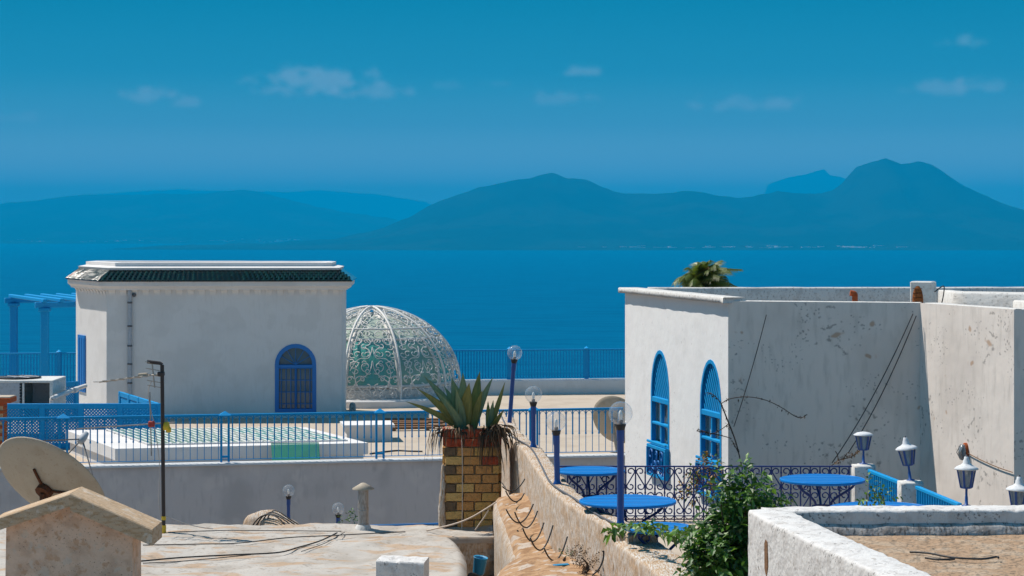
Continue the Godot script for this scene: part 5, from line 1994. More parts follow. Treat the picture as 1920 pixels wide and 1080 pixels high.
func side_posts() -> void:
	var P := [S(1619, 3.5, 25.75), S(1707, 3.5, 24.1), S(1812, 3.5, 22.3), S(1908, 3.5, 20.9)]
	var names := ["white plaster post at the scroll railing's right end, holding a lantern", "white plaster post with the leaning lantern, second of the row", "white plaster post below the bulkhead light, third of the row", "white plaster post at the right edge holding the nearest lantern"]
	var tall := [0.66, 0.655, 0.60, 0.56]
	for i in 4:
		var o := thing("patio_post", names[i], "post", P[i], "lantern posts along the patio")
		O = Vector3.ZERO
		var st := begin()
		rough(st, [Vector3(-0.125, tall[i], 0), Vector3(0.125, tall[i], 0)], wall_section(0.26, tall[i], tall[i], 0.025, 3, 4), 0.06, 0.008, 6.0)
		part("shaft", st, M.dirty_coping, o)
		st = begin()
		lathe(st, Vector3(0, tall[i], 0), [Vector2(0.085, -0.01), Vector2(0.08, 0.008), Vector2(0.0, 0.014)], 14)
		part("mortar_pad", st, M.coping, o)
	lantern(P[0] + Vector3.UP * (tall[0] + 0.005), 0.92, false, 0.0, "blue lantern with a flat white lid on the post at the railing's end")
	lantern(P[1] + Vector3.UP * (tall[1] + 0.005), 0.95, true, 0.12, "leaning blue lantern with a white peaked lid in the patio row")
	lantern(P[2] + Vector3.UP * (tall[2] + 0.005), 1.02, true, 0.0, "upright blue lantern with a white peaked lid below the bulkhead light")
	lantern(P[3] + Vector3.UP * (tall[3] + 0.005), 1.0, true, -0.03, "blue lantern with a white peaked lid cut by the right edge")
	for i in 2:
		var a: Vector3 = P[i] + Vector3(0.05, 0, 0.14)
		var b: Vector3 = P[i + 1] + Vector3(-0.04, 0, -0.14)
		var o := thing("slat_railing", ["bright blue slatted railing between the first two lantern posts", "bright blue slatted railing between second and third lantern posts"][i], "railing", (a + b) * 0.5, "slatted railings along the patio's right side")
		var st := begin()
		bar(st, a + Vector3.UP * 0.60, b + Vector3.UP * 0.60, 0.05, 0.04)
		part("top_rail", st, M.blue, o)
		st = begin()
		bar(st, a + Vector3.UP * 0.06, b + Vector3.UP * 0.06, 0.04, 0.03)
		part("bottom_rail", st, M.blue, o)
		var n := int(a.distance_to(b) / 0.085)
		for k in n:
			st = begin()
			var q := a.lerp(b, (k + 0.5) / n)
			bar(st, q + Vector3.UP * 0.05, q + Vector3.UP * 0.6, 0.04, 0.022, (b - a).normalized())
			part("slat", st, M.blue, o)

func lantern(at: Vector3, s: float, peaked: bool, lean: float, label: String) -> void:
	var o := thing("lantern", label, "lantern", at, "lanterns on the patio posts")
	o.rotation.z = lean
	O = Vector3.ZERO
	var st := begin()
	lathe(st, Vector3.ZERO, [Vector2(0.05, 0.0), Vector2(0.05, 0.01), Vector2(0.018, 0.02), Vector2(0.015, 0.10), Vector2(0.013, 0.11), Vector2(0.012, 0.19)], 12)
	part("stem", st, M.deep_blue, o)
	var y0 := 0.19 * s
	var y1 := 0.39 * s
	st = begin()
	lathe(st, Vector3.ZERO, [Vector2(0.0, y0 - 0.008), Vector2(0.058, y0 - 0.006), Vector2(0.062, y0 + 0.008), Vector2(0.0, y0 + 0.01)], 6, Basis(), false)
	part("floor_plate", st, M.deep_blue, o)
	for k in 6:
		var a := TAU * k / 6
		var b := TAU * (k + 1) / 6
		var p0 := Vector3(cos(a) * 0.06, y0, sin(a) * 0.06)
		var p1 := Vector3(cos(a) * 0.098, y1, sin(a) * 0.098)
		var q0 := Vector3(cos(b) * 0.06, y0, sin(b) * 0.06)
		var q1 := Vector3(cos(b) * 0.098, y1, sin(b) * 0.098)
		st = begin()
		bar(st, p0, p1, 0.022, 0.012, Vector3(-sin(a), 0, cos(a)).cross((p1 - p0).normalized()))
		part("frame_bar", st, M.deep_blue, o)
		st = begin()
		quad(st, p0 * Vector3(0.96, 1, 0.96), p1 * Vector3(0.96, 1, 0.96), q1 * Vector3(0.96, 1, 0.96), q0 * Vector3(0.96, 1, 0.96))
		part("pane", st, M.frosted, o)
	st = begin()
	lathe(st, Vector3(0, y0, 0), [Vector2(0.02, 0.01), Vector2(0.022, 0.05), Vector2(0.03, 0.09), Vector2(0.02, 0.12), Vector2(0, 0.13)], 10)
	part("bulb", st, M.bulb, o)
	st = begin()
	if peaked:
		lathe(st, Vector3(0, y1, 0), [Vector2(0.0, 0.004), Vector2(0.095, 0.0), Vector2(0.125, -0.012), Vector2(0.127, -0.004), Vector2(0.10, 0.018), Vector2(0.06, 0.035), Vector2(0.038, 0.055), Vector2(0.034, 0.085), Vector2(0.026, 0.095), Vector2(0.022, 0.12), Vector2(0.0, 0.125)], 16)
	else:
		lathe(st, Vector3(0, y1, 0), [Vector2(0.0, 0.002), Vector2(0.095, 0.0), Vector2(0.122, -0.01), Vector2(0.124, -0.004), Vector2(0.08, 0.022), Vector2(0.03, 0.032), Vector2(0.0, 0.034)], 16)
	part("lid", st, M.lantern_white, o)
	if peaked:
		st = begin()
		lathe(st, Vector3(0, y1 + 0.125, 0), [Vector2(0.012, -0.004), Vector2(0.012, 0.01), Vector2(0, 0.016)], 8)
		part("finial", st, M.lamp_grey, o)

func globe_lamp(at: Vector3, h: float, r: float, lean: float, label: String) -> void:
	var o := thing("globe_lamp", label, "lamp post", at, "globe lamps on blue posts")
	o.rotation.z = lean
	O = Vector3.ZERO
	var pr := r * 0.29
	var st := begin()
	var neck := h - r * 0.96
	lathe(st, Vector3.ZERO, [Vector2(pr * 1.5, 0.0), Vector2(pr * 1.45, 0.012), Vector2(pr * 1.05, 0.035), Vector2(pr, 0.06), Vector2(pr * 0.96, neck - 0.16), Vector2(pr * 1.12, neck - 0.15), Vector2(pr * 1.12, neck - 0.05)], 14)
	part("post", st, M.deep_blue, o)
	st = begin()
	lathe(st, Vector3(0, neck, 0), [Vector2(pr * 1.05, -0.055), Vector2(pr * 1.2, -0.04), Vector2(r * 0.46, 0.0), Vector2(r * 0.46, 0.012), Vector2(0.0, 0.012)], 16)
	part("gallery", st, M.black, o)
	st = begin()
	lathe(st, Vector3(0, neck, 0), [Vector2(r * 0.2, 0.01), Vector2(r * 0.2, r * 0.4), Vector2(r * 0.15, r * 0.42)], 12)
	part("socket", st, M.lamp_grey, o)
	st = begin()
	lathe(st, Vector3(0, neck + r * 0.4, 0), [Vector2(r * 0.12, 0), Vector2(r * 0.16, r * 0.2), Vector2(r * 0.17, r * 0.5), Vector2(r * 0.12, r * 0.75), Vector2(0, r * 0.82)], 12)
	part("bulb", st, M.bulb, o)
	st = begin()
	var prof := []
	for i in 15:
		var a := -PI / 2 + 0.46 + (PI - 0.46) * i / 14.0
		prof.append(Vector2(cos(a) * r, sin(a) * r))
	prof[-1] = Vector2(0, r)
	lathe(st, Vector3(0, h, 0), prof, 28)
	part("globe", st, M.glass, o)

func lamps() -> void:
	globe_lamp(S(955, 2.89, 31.5), 1.07, 0.11, -0.075, "tall leaning globe lamp on a blue post, farthest along the stair wall")
	globe_lamp(S(1000, 2.89, 28.3), 0.70, 0.113, 0.0, "short globe lamp on a blue post, second from the brick pillar")
	globe_lamp(S(1045, 2.89, 24.2), 0.71, 0.113, 0.02, "short globe lamp on a blue post, third from the brick pillar")
	globe_lamp(S(1163.5, 2.88, 20.75), 1.09, 0.117, 0.0, "tall globe lamp on a thick blue post, nearest on the stair wall")
	globe_lamp(W(S(541, 0, 38).x, 9.0, 38.0), 9.0 - (920.0 - LINE) / FOC * 38.0, 0.11, 0.0, "globe lamp below the grey wall, left of the flue pipe")
	globe_lamp(W(S(634, 0, 36.7).x, 9.0, 36.7), 9.0 - (954.0 - LINE) / FOC * 36.7, 0.11, 0.0, "lower globe lamp below the grey wall, next to the flue pipe")
	# cable down the crest of the stair wall
	var st := begin()
	O = W(0.4, 2.88, 25)
	var line := []
	for k in wall_pts.size():
		line.append(wall_pts[k] + Vector3(-0.06 + 0.03 * sin(k * 2.3), 0.022, 0))
	tube(st, curve(line, 5), 0.011, 5)
	tag(put("lamp_cable", mesh_of(st), M.lamp_grey, self, Transform3D(Basis(), O)), "grey cable running along the top of the stair wall between lamps", "cable")

func parapet() -> void:
	var o := thing("near_parapet", "thick old white parapet with peeling limewash at lower right", "wall", W(2.6, 9.0, 14.5))
	var K := W(1.80, 1.985, 15.0)
	var st := begin()
	rough(st, [K + Vector3(0.02, 0, -0.1), W(1.88, 1.985, 14.6), W(2.05, 1.99, 13.6), W(2.32, 2.0, 12.2), W(2.75, 2.0, 10.2)], wall_section(0.30, 0.9, 0.9, 0.025, 4, 14), 0.03, 0.008, 6.5)
	part("side_arm", st, M.parapet, o)
	st = begin()
	rough(st, [W(1.78, 1.985, 15.13), W(2.4, 1.975, 15.13), W(3.2, 1.975, 15.15), W(5.6, 1.97, 15.2)], wall_section(0.26, 0.8, 0.8, 0.025, 4, 12), 0.035, 0.008, 6.5)
	part("back_arm", st, M.parapet, o)
	st = begin()
	rough(st, [W(1.9, 2.05, 14.97), W(5.6, 2.045, 15.03)], [Vector2(0.0, -0.4), Vector2(0.03, -0.2), Vector2(0.02, -0.05), Vector2(-0.06, 0.0), Vector2(-0.06, -0.4)], 0.06, 0.012, 3.0)
	part("stained_render", st, M.mouldy, o)
	st = begin()
	prism(st, [Vector2(1.8, 15.2), Vector2(5.6, 15.3), Vector2(5.6, 10), Vector2(2.8, 10), Vector2(2.1, 13.4)], 2.9, 9.0)
	part("wall_foot", st, M.stained, o)
	# flush dark plate: the shade inside a slot in the wall, put in as colour
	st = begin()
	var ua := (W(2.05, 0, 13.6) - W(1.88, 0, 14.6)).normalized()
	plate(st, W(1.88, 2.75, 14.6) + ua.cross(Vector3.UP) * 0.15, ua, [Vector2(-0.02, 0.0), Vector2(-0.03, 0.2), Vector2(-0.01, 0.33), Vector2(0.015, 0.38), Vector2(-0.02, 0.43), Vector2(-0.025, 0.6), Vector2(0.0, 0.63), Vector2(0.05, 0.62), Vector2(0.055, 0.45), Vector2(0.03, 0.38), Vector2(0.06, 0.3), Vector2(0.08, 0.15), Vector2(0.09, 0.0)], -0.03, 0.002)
	part("painted_slot", st, M.wood, o)
	# gravelly roof inside
	O = W(4, 3, 13)
	st = begin()
	st.set_smooth_group(3)
	bumps.frequency = 1.2
	var grid := []
	var d := 9.5
	while d < 15.2:
		var line := []
		for k in 49:
			var x := lerpf(1.95 + (15.0 - d) * 0.19, 5.6, k / 48.0)
			line.append(Vector3(x, EYE - 2.145 + 0.012 * bumps.get_noise_2d(x, d) + 0.006 * bumps.get_noise_2d(x * 6, d * 6), -d))
		grid.append(line)
		d += 0.07
	for i in grid.size() - 1:
		for k in 48:
			quad(st, grid[i][k], grid[i + 1][k], grid[i + 1][k + 1], grid[i][k + 1])
	var rf := put("gravel_roof", mesh_of(st), M.earth, self, Transform3D(Basis(), O))
	rf.set_meta("kind", "structure")
	# bent iron rod lying on it
	var hook := thing("iron_rod", "bent black iron rod lying on the sandy roof at lower right", "rod", L(1780, 1045, 2.14))
	st = begin()
	tube(st, curve([L(1706, 1035, 2.125), L(1740, 1037, 2.12), L(1785, 1045, 2.12), L(1840, 1048, 2.12), L(1868, 1044, 2.12), L(1872, 1046, 2.12)]), 0.007, 6)
	part("rod", st, M.cable, hook)
	st = begin()
	tube(st, curve([L(1735, 1046, 2.125), L(1760, 1049, 2.12), L(1790, 1048, 2.12)]), 0.007, 6)
	part("branch", st, M.cable, hook)

# ---------- plants
func leaf(st: SurfaceTool, at: Vector3, dir: Vector3, len_: float, wid: float, droop := 0.3) -> void:
	var side := dir.cross(Vector3.UP)
	if side.length() < 0.05:
		side = Vector3.RIGHT
	side = side.normalized().rotated(dir.normalized(), rng.randf_range(-0.9, 0.9))
	var nrm := side.cross(dir).normalized()
	var mid := at + dir * len_ * 0.5 - nrm * wid * 0.18
	var tip := at + dir * len_ - Vector3.UP * len_ * droop
	var a := mid + side * wid * 0.5 + nrm * wid * 0.18
	var b := mid - side * wid * 0.5 + nrm * wid * 0.18
	tri(st, at, a, mid)
	tri(st, at, mid, b)
	tri(st, a, tip, mid)
	tri(st, mid, tip, b)

func ball() -> Vector3:
	while true:
		var v := Vector3(rng.randf_range(-1, 1), rng.randf_range(-1, 1), rng.randf_range(-1, 1))
		if v.length() < 1.0:
			return v
	return Vector3.ZERO

# a shrub: stems from the foot to each clump, leaves round the clumps
func shrub(called: String, label: String, category: String, foot: Vector3, clumps: Array, leaf_len: float, mats: Array, per: int, group := "") -> Node3D:
	var o := thing(called, label, category, foot, group)
	var sts := []
	for m in mats:
		sts.append(begin())
	var stem := begin()
	for c in clumps:
		var mid: Vector3 = foot.lerp(c[0], 0.55) + Vector3(rng.randf_range(-0.05, 0.05), 0, rng.randf_range(-0.05, 0.05))
		tube(stem, curve([foot, mid, c[0]], 4), [0.02, 0.018, 0.016, 0.014, 0.012, 0.01, 0.008, 0.006, 0.004], 5)
		var n := int(per * c[1].x * c[1].y / 0.02)
		# twigs first, leaves in sprays along them
		for k in maxi(2, n / 9):
			var v := ball()
			var p: Vector3 = c[0] + v * c[1]
			var out: Vector3 = (v * 0.8 + Vector3.UP * 0.55 + ball() * 0.6).normalized()
			var len_ := leaf_len * 2.2
			for i in 9:
				var q := p + out * len_ * (i / 9.0)
				var a := i * 2.4 + v.x * 9.0
				var side := out.cross(Vector3.UP if absf(out.y) < 0.9 else Vector3.RIGHT).normalized().rotated(out, a)
				var which := rng.randi() % mats.size()
				leaf(sts[which], q, (side + out * 0.75).normalized(), leaf_len * rng.randf_range(0.6, 1.1), leaf_len * 0.46)
	part("stem", stem, M.twig, o)
	for i in mats.size():
		part("foliage", sts[i], mats[i], o)
	return o

func plants() -> void:
	# the dense citrus bush behind the near parapet
	var foot := S(1385, 3.5, 17.4)
	var d := 17.4
	var cl := []
	for q in [[1385, 1050, 0.22, 0.22], [1350, 1035, 0.15, 0.13], [1420, 1020, 0.16, 0.18], [1384, 1000, 0.14, 0.13], [1340, 1065, 0.16, 0.14], [1418, 1070, 0.17, 0.22], [1402, 925, 0.04, 0.15], [1352, 945, 0.035, 0.16], [1440, 965, 0.04, 0.09], [1412, 965, 0.07, 0.12], [1378, 960, 0.06, 0.12], [1325, 1055, 0.08, 0.08], [1380, 1110, 0.3, 0.25]]:
		cl.append([T(q[0], q[1], d + rng.randf_range(-0.2, 0.25)), Vector3(q[2], q[3], q[2])])
	shrub("citrus_bush", "dense glossy green bush rising behind the near white parapet", "bush", foot, cl, 0.095, [M.leaf_dark, M.leaf_mid, M.leaf_mid, M.leaf_bright], 480)
	shrub("sapling", "small leafy sprig in front of the half-hidden table, the left of two", "plant", S(1632, 3.5, 18.2), [[T(1625, 925, 18.2), Vector3(0.06, 0.08, 0.06)], [T(1632, 945, 18.2), Vector3(0.06, 0.06, 0.06)]], 0.06, [M.leaf_dark, M.leaf_mid, M.leaf_bright], 190, "sprigs behind the near parapet")
	shrub("sapling", "small leafy sprig beside the slatted railing, the right of two", "plant", S(1656, 3.5, 18.3), [[T(1656, 928, 18.3), Vector3(0.05, 0.07, 0.05)], [T(1652, 950, 18.3), Vector3(0.05, 0.05, 0.05)]], 0.055, [M.leaf_dark, M.leaf_mid, M.leaf_bright], 190, "sprigs behind the near parapet")
	shrub("sapling", "small leafy sprig just left of the round table's edge by the bush", "plant", S(1450, 3.5, 17.8), [[T(1450, 935, 17.8), Vector3(0.06, 0.1, 0.06)]], 0.06, [M.leaf_dark, M.leaf_mid, M.leaf_bright], 170, "sprigs behind the near parapet")
	# yellow-leaved shrub behind the scroll railing
	shrub("yellowing_shrub", "shrub with yellow and rusty leaves below the right arched window", "shrub", S(1318, 9.0, 28.2), [[T(1300, 905, 28.2), Vector3(0.13, 0.10, 0.1)], [T(1325, 895, 28.3), Vector3(0.13, 0.2, 0.12)], [T(1312, 925, 28.1), Vector3(0.2, 0.1, 0.12)]], 0.08, [M.autumn, M.leaf_mid, M.autumn], 170)
	shrub("street_shrub", "small dark green shrub beside the flue pipe below the grey wall", "shrub", S(655, 9.0, 36.0), [[T(655, 985, 36.0), Vector3(0.15, 0.13, 0.14)]], 0.09, [M.leaf_dark, M.leaf_mid], 60)
	# vine over the stair wall
	var v := thing("climbing_vine", "light green vine trailing over the wall end below the nearest lamp", "vine", W(1.25, 2.86, 19.6))
	var path := curve([T(1140, 1001, 20.3), T(1165, 990, 20.0), T(1200, 987, 19.4), T(1235, 990, 18.9), T(1270, 1003, 18.5), T(1292, 1000, 18.2), T(1318, 985, 17.9)], 6)
	var st := begin()
	tube(st, path, 0.006, 5)
	part("stem", st, M.twig, v)
	st = begin()
	var st2 := begin()
	for p in path:
		for k in 5:
			leaf(st if k < 3 else st2, p + ball() * Vector3(0.06, 0.03, 0.07), (ball() + Vector3.UP * 0.3).normalized(), rng.randf_range(0.06, 0.11), rng.randf_range(0.045, 0.075), 0.5)
	part("foliage", st, M.leaf_bright, v)
	part("foliage", st2, M.leaf_mid, v)
	# dry weeds on the ledge
	shrub("dry_weed", "dry brown weed growing at the foot of the stair wall", "weed", T(1095, 1076, 21.0), [[T(1090, 1045, 21.0), Vector3(0.09, 0.13, 0.08)], [T(1103, 1060, 21.0), Vector3(0.1, 0.1, 0.08)]], 0.035, [M.dry_dark, M.dry], 330)
	shrub("green_weed", "low green weed on the sandy ledge left of the dry one", "weed", T(1058, 1050, 21.9), [[T(1060, 1044, 21.9), Vector3(0.07, 0.05, 0.06)]], 0.035, [M.leaf_mid, M.dry], 330)
	agave()
	palm()
	# bare creeper on the house corner
	var cr := thing("bare_creeper", "bare brown creeper branches arching across the grey house wall", "creeper", T(1392, 872, 29.4))
	var twigs := [[[1392, 880], [1380, 830], [1365, 790], [1352, 757]], [[1352, 757], [1368, 748], [1400, 744], [1435, 750], [1465, 764], [1490, 780], [1503, 783], [1513, 777]], [[1366, 795], [1340, 812], [1318, 808], [1308, 805]], [[1352, 757], [1340, 742], [1326, 736]], [[1372, 822], [1350, 816], [1330, 812], [1306, 808]], [[1385, 850], [1376, 832], [1372, 826]]]
	for t in twigs:
		var line := []
		for q in t:
			line.append(T(q[0], q[1], 29.45))
		st = begin()
		tube(st, curve(line, 4), 0.010 if t == twigs[0] else 0.006, 5)
		part("branch", st, M.twig, cr)
	st = begin()
	for t in twigs:
		for i in t.size() - 1:
			for k in 7:
				var p := T(t[i][0], t[i][1], 29.45).lerp(T(t[i + 1][0], t[i + 1][1], 29.45), rng.randf())
				leaf(st, p + ball() * 0.012, ball().normalized(), rng.randf_range(0.02, 0.05), 0.02)
	part("withered_leaves", st, M.dry_dark, cr)
	var cr2 := thing("bare_creeper", "dry twigs sprouting by the first lantern post at the railing's end", "creeper", T(1560, 872, 26.4))
	for t in [[[1558, 874], [1575, 862], [1592, 858], [1606, 850], [1616, 840]], [[1572, 864], [1570, 852], [1566, 846]], [[1580, 862], [1588, 850]]]:
		var line := []
		for q in t:
			line.append(T(q[0], q[1], 26.4))
		st = begin()
		tube(st, curve(line, 4), 0.006, 5)
		part("branch", st, M.twig, cr2)
	st = begin()
	for k in 60:
		var p := T(1566, 868, 26.4).lerp(T(1615, 841, 26.4), rng.randf())
		leaf(st, p + ball() * 0.03, ball().normalized(), rng.randf_range(0.02, 0.05), 0.025)
	part("withered_leaves", st, M.dry, cr2)

func blade(o: Node3D, at: Vector3, dir: Vector3, len_: float, wid: float, bend: Vector3, m: Material) -> void:
	var st := begin()
	st.set_smooth_group(8)
	var side := dir.cross(Vector3(0.12, 0.1, 1)).normalized()
	var n := 9
	var rows := []
	for i in n + 1:
		var t := float(i) / n
		var p := at + dir * len_ * t + bend * t * t * len_
		var w := wid * (0.62 + 0.9 * t - 1.0 * t * t) * (1.0 - pow(t, 3.5)) + 0.003
		var f := (dir + bend * 2.0 * t).normalized()
		var up := side.cross(f).normalized()
		var thick := 0.022 * (1.0 - t) + 0.002
		rows.append([p - side * w * 0.5 + up * w * 0.22, p - side * w * 0.22 + up * w * 0.02, p + up * 0.0 - up * 0.0, p + side * w * 0.22 + up * w * 0.02, p + side * w * 0.5 + up * w * 0.22, p + side * w * 0.22 - up * thick, p - up * thick * 1.5, p - side * w * 0.22 - up * thick])
	for i in n:
		for k in 8:
			var k2 := (k + 1) % 8
			quad(st, rows[i][k], rows[i][k2], rows[i + 1][k2], rows[i + 1][k])
	part("leaf", st, m, o)

func agave() -> void:
	var d := 29.25
	var c := S(868, 2.74, d)
	var o := thing("agave", "large grey-green agave with upright pointed leaves on the brick pillar", "agave", c)
	# column and row of each tip
	var tips := [[868, 693, 0.2, 0.21, 0], [846, 703, 0.1, 0.24, 0], [900, 690, -0.05, 0.19, 1], [797, 712, 0.1, 0.17, 0], [790, 742, 0.25, 0.16, 1], [832, 722, -0.1, 0.15, 0], [880, 716, 0.35, 0.24, 1], [838, 760, 0.45, 0.12, 0], [905, 728, 0.2, 0.13, 1], [855, 730, 0.4, 0.16, 0], [815, 735, 0.3, 0.13, 0], [780, 770, 0.2, 0.11, 1], [925, 705, 0.1, 0.14, 0]]
	for t in tips:
		var tip := T(t[0], t[1], d - t[2])
		var root := c + Vector3((t[0] - 868.0) / 2600.0, 0.0, t[2] * 0.25)
		if t[0] > 885:
			root += Vector3(0.12, 0, 0)
		var v := tip - root
		var side := Vector3(v.x, -0.12, v.z) * 0.42
		blade(o, root, (v.normalized() - side / v.length()).normalized(), v.length(), t[3], side / v.length(), M.agave if t[4] == 0 else M.agave_dull)
	var o2 := thing("agave", "smaller agave with thin leaning leaves on the pillar's right corner", "agave", S(918, 2.74, d))
	for t in [[947, 716, 0.1, 0.09], [925, 750, 0.2, 0.10], [945, 768, 0.3, 0.09], [915, 752, -0.1, 0.09], [935, 790, 0.4, 0.09]]:
		var tip := T(t[0], t[1], d - t[2])
		var root := S(916, 2.76, d) + Vector3((t[0] - 920) / 2000.0, 0, 0)
		var v := tip - root
		blade(o2, root, v.normalized(), v.length(), t[3], Vector3.ZERO, M.agave_dull if t[0] != 925 else M.agave)
	# skirt of dead leaves hanging from the top
	for o3 in [[o, 822.0, 880.0, 60], [o2, 905.0, 946.0, 80]]:
		O = o3[0].position
		var sts := [begin(), begin()]
		for k in o3[3]:
			var px := rng.randf_range(o3[1], o3[2])
			var a := T(px, rng.randf_range(796, 812), d - 0.3 - rng.randf() * 0.1)
			var outx := (px - 852.0) / 100.0 if o3[0] == o else rng.randf_range(-0.3, 0.35)
			var len_ := rng.randf_range(0.2, 0.55) if o3[0] == o else rng.randf_range(0.25, 0.75)
			if o3[0] == o and px > 838:
				len_ *= 0.5
			var b := a + Vector3(outx * len_ * 0.9, -len_ * rng.randf_range(0.05, 0.3), 0.06)
			var e := b + Vector3(outx * len_ * 0.4, -len_ * rng.randf_range(0.5, 0.9), 0.02)
			var w := rng.randf_range(0.012, 0.03)
			var s: SurfaceTool = sts[rng.randi() % 2]
			var line := curve([a, b, e], 4)
			for i in line.size() - 1:
				var w0 := w * (1.0 - i / 8.0)
				var w1 := w * (1.0 - (i + 1) / 8.4)
				var sd := Vector3(0.6, 0.5, 0.6).normalized()
				quad(s, line[i] - sd * w0, line[i] + sd * w0, line[i + 1] + sd * w1, line[i + 1] - sd * w1)
		part("dead_leaves", sts[0], M.dry_dark, o3[0])
		part("dead_leaves", sts[1], M.dry, o3[0])

func palm() -> void:
	var d := 41.0
	var foot := S(1325, 9.0, d)
	var o := thing("palm_tree", "palm crown with windblown fronds rising behind the corner house", "palm", foot)
	var top := T(1316, 536, d)
	var st := begin()
	tube(st, curve([foot, foot.lerp(top, 0.5) + Vector3(0.05, 0, 0), top]), 0.17, 10)
	part("trunk", st, M.wood, o)
	var sts := [begin(), begin()]
	for k in 72:
		var a := rng.randf_range(0, TAU)
		var lift := rng.randf_range(0.1, 1.35)
		var dir := Vector3(cos(a) * cos(lift), sin(lift), sin(a) * cos(lift))
		var len_ := rng.randf_range(0.6, 0.98)
		var wind := Vector3(0.18, -0.3 - 0.35 * cos(lift), 0.0)
		if k > 66:
			len_ = 0.85
			wind = Vector3(0.45, -0.5, 0)
			dir = Vector3(0.5, 0.9, rng.randf_range(-0.3, 0.3)).normalized()
		var line := []
		for i in 9:
			var t := i / 8.0
			line.append(top + dir * len_ * t + wind * len_ * t * t)
		var rib := begin()
		tube(rib, line, [0.012, 0.011, 0.01, 0.009, 0.008, 0.007, 0.005, 0.004, 0.003], 4)
		var fr := part("frond", rib, M.palm if k % 11 else M.palm_dry, o)
		var lf := begin()
		for i in range(1, 9):
			for j in 3:
				for s in [-1, 1]:
					var p: Vector3 = line[i - 1].lerp(line[i], j / 3.0)
					var t := (i - 1 + j / 3.0) / 8.0
					var f: Vector3 = (line[i] - line[i - 1]).normalized()
					var sd: Vector3 = f.cross(Vector3.UP).normalized() * s
					var q: Vector3 = (sd * 0.8 + f * 0.7 + wind * 0.4).normalized()
					var l := (0.34 * (1.0 - t * 0.6)) if k <= 66 else 0.05
					var w := f * 0.011
					tri(lf, p - w, p + w, p + q * l - Vector3.UP * l * 0.35)
					tri(lf, p + w, p - w, p + q * l * 0.6 - Vector3.UP * l * 0.1)
		part("leaflets", lf, M.palm if k % 11 else M.palm_dry, fr)

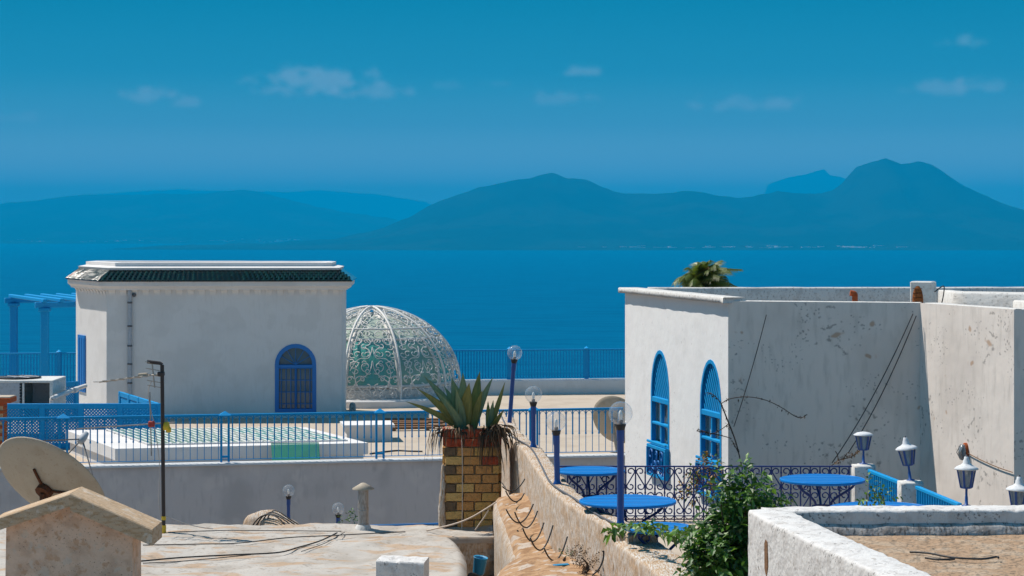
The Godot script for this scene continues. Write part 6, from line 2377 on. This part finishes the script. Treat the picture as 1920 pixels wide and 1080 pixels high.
# ---------- cables, ropes and odds and ends
func clutter() -> void:
	var st: SurfaceTool
	var lines := [
		["roof_cable", "black cable snaking from the roof's left toward the flue pipe", [[265, 1052], [330, 1046], [380, 1043], [440, 1040], [520, 1036], [560, 1026], [600, 1014], [632, 999]], 0.010, "cable"],
		["roof_cable", "thin cable crossing the roof level with the flue foot", [[268, 1022], [380, 1020], [450, 1018], [540, 1008], [620, 1004], [700, 1000], [760, 997]], 0.007, "cable"],
		["roof_cable", "thin cable along the roof's far edge below the grey wall", [[315, 998], [420, 994.5], [520, 995], [640, 996]], 0.006, "cable"],
		["roof_cable", "thin wire slanting across the roof's middle to the edge", [[565, 1034], [600, 1022], [622, 1012], [646, 998]], 0.005, "cable"],
		["roof_cable", "thin wire lying lowest on the roof beside the gabled chimney", [[268, 1056], [330, 1053], [400, 1047], [470, 1040]], 0.006, "cable"],
	]
	for l in lines:
		var p := []
		for q in l[2]:
			p.append(L(q[0], q[1], 4.03))
		st = begin()
		O = p[0]
		tube(st, curve(p, 6), l[3], 5)
		tag(put(l[0], mesh_of(st), M.cable, self, Transform3D(Basis(), O)), l[1], l[4])
	st = begin()
	O = L(309, 975, 4.0)
	tube(st, sag(T(312, 968, 28.5), L(400, 991.5, 4.02), 0.03), 0.006, 5)
	tag(put("guy_wire", mesh_of(st), M.pale_wire, self, Transform3D(Basis(), O)), "pale guy wire from the aerial mast to the roof", "wire")
	# ropes at the pillar
	st = begin()
	O = W(-0.6, 4.06, 28.8)
	tube(st, [T(865, 805, 28.86), T(867, 860, 28.9), T(867, 950, 28.9), T(866, 994, 28.85)], 0.007, 5)
	tag(put("pillar_rope", mesh_of(st), M.rope, self, Transform3D(Basis(), O)), "pale cord hanging straight down the brick pillar", "rope")
	for q in [[[[800, 995], [850, 983], [880, 972], [905, 958], [930, 942]], "pale cord slanting from the roof up to the sandy ledge", 0.011], [[[891, 994], [898, 984], [908, 970], [916, 956]], "short pale cord looping down beside the brick pillar", 0.009]]:
		var p := []
		for v in q[0]:
			p.append(T(v[0], v[1], 28.5 - (v[0] - 800.0) * 0.006))
		st = begin()
		O = p[0]
		tube(st, curve(p, 5), q[2], 5)
		tag(put("rope", mesh_of(st), M.rope, self, Transform3D(Basis(), O)), q[1], "rope")
	# hoops of cable hanging down the stair wall
	var hoops := [[942, 912, 984, 898, 15, 27.3, "topmost black cable loop hanging on the stair wall"], [948, 920, 983, 925, 18, 26.8, "second black cable loop from the top of the stair wall"], [949, 955, 1000, 945, 30, 25.4, "wide black cable loop, third down the stair wall"], [965, 960, 1008, 958, 30, 24.8, "black cable loop, fourth down the stair wall"], [980, 990, 1020, 980, 30, 23.8, "black cable loop, fifth down the stair wall"], [994, 1008, 1037, 985, 34, 23.2, "black cable loop, sixth down the stair wall"], [1020, 1027, 1064, 1006, 34, 22.4, "lowest black cable loop above the green weed"]]
	for h in hoops:
		var a := T(h[0], h[1], h[5] - 0.25)
		var b := T(h[2], h[3], h[5] + 0.05)
		st = begin()
		O = a
		tube(st, sag(a, b, h[4] / FOC * h[5], 14), 0.009, 5)
		tag(put("cable_loop", mesh_of(st), M.cable, self, Transform3D(Basis(), O)), h[6], "cable", "cable loops on the stair wall")
	st = begin()
	O = T(1118, 1076, 19.6)
	tube(st, curve([T(1110, 1079, 19.6), T(1122, 1068, 19.6), T(1130, 1052, 19.6), T(1132, 1035, 19.6), T(1129, 1034, 19.6)]), 0.008, 5)
	tag(put("cable_loop", mesh_of(st), M.cable, self, Transform3D(Basis(), O)), "cable end hooking up the wall right of the dry weed", "cable", "cable loops on the stair wall")
	# blue plastic tub and old tyre in the gutter
	var at := L(893, 1066, 4.5)
	at = W(-0.46, 4.6, 27.3)
	var tub := thing("plastic_tub", "crumpled bright blue plastic tub wedged in the roof gutter", "tub", at)
	st = begin()
	var prof := [Vector2(0.0, 0.2), Vector2(0.07, 0.2), Vector2(0.075, 0.22), Vector2(0.088, 0.40), Vector2(0.095, 0.41), Vector2(0.094, 0.42), Vector2(0.08, 0.40), Vector2(0.07, 0.24), Vector2(0, 0.23)]
	lathe(st, at, prof, 14, Basis(Vector3.BACK, -0.15) * Basis(Vector3.RIGHT, 0.1))
	part("tub", st, M.bucket, tub)
	st = begin()
	lathe(st, at, [Vector2(0.0, 0.0), Vector2(0.09, 0.0), Vector2(0.08, 0.2), Vector2(0.0, 0.21)], 12)
	part("rubble_under", st, M.mouldy, tub)
	var ty := thing("rubber_hoop", "black rubber hoop leaning in the gutter under the tub", "hoop", W(-0.50, 4.6, 26.6))
	st = begin()
	var ring := []
	var tb := Basis(Vector3.UP, 0.5) * Basis(Vector3.RIGHT, 1.15)
	for i in 25:
		var a := TAU * i / 24
		ring.append(W(-0.47, 4.44, 26.6) + tb * Vector3(cos(a) * 0.09, 0, sin(a) * 0.14))
	tube(st, ring, 0.028, 8, false)
	part("ring", st, M.black, ty)
	st = begin()
	O = T(1050, 1061, 21.7)
	box(st, T(1052, 1059, 21.7), Vector3(0.16, 0.012, 0.08), Basis(Vector3.UP, 0.2) * Basis(Vector3.BACK, 0.05), 0.003)
	tag(put("blue_scrap", mesh_of(st), M.bucket, self, Transform3D(Basis(), O)), "flat scrap of blue plastic on the sandy ledge", "scrap")
	# low street railing beyond the roof
	var A := S(505, 4.84, 34.5)
	var B := S(838, 4.80, 34.8)
	var rl := thing("street_railing", "low dark blue railing below the grey wall beyond the roof", "railing", W((A.x + B.x) / 2, 9.0, 34.6))
	st = begin()
	bar(st, A, B, 0.04, 0.03)
	part("top_rail", st, M.window_blue, rl)
	for k in 14:
		st = begin()
		var p := A.lerp(B, k / 13.0)
		bar(st, Vector3(p.x, EYE - 9.0, p.z), p, 0.022, 0.022, Vector3.BACK)
		part("baluster", st, M.window_blue, rl)
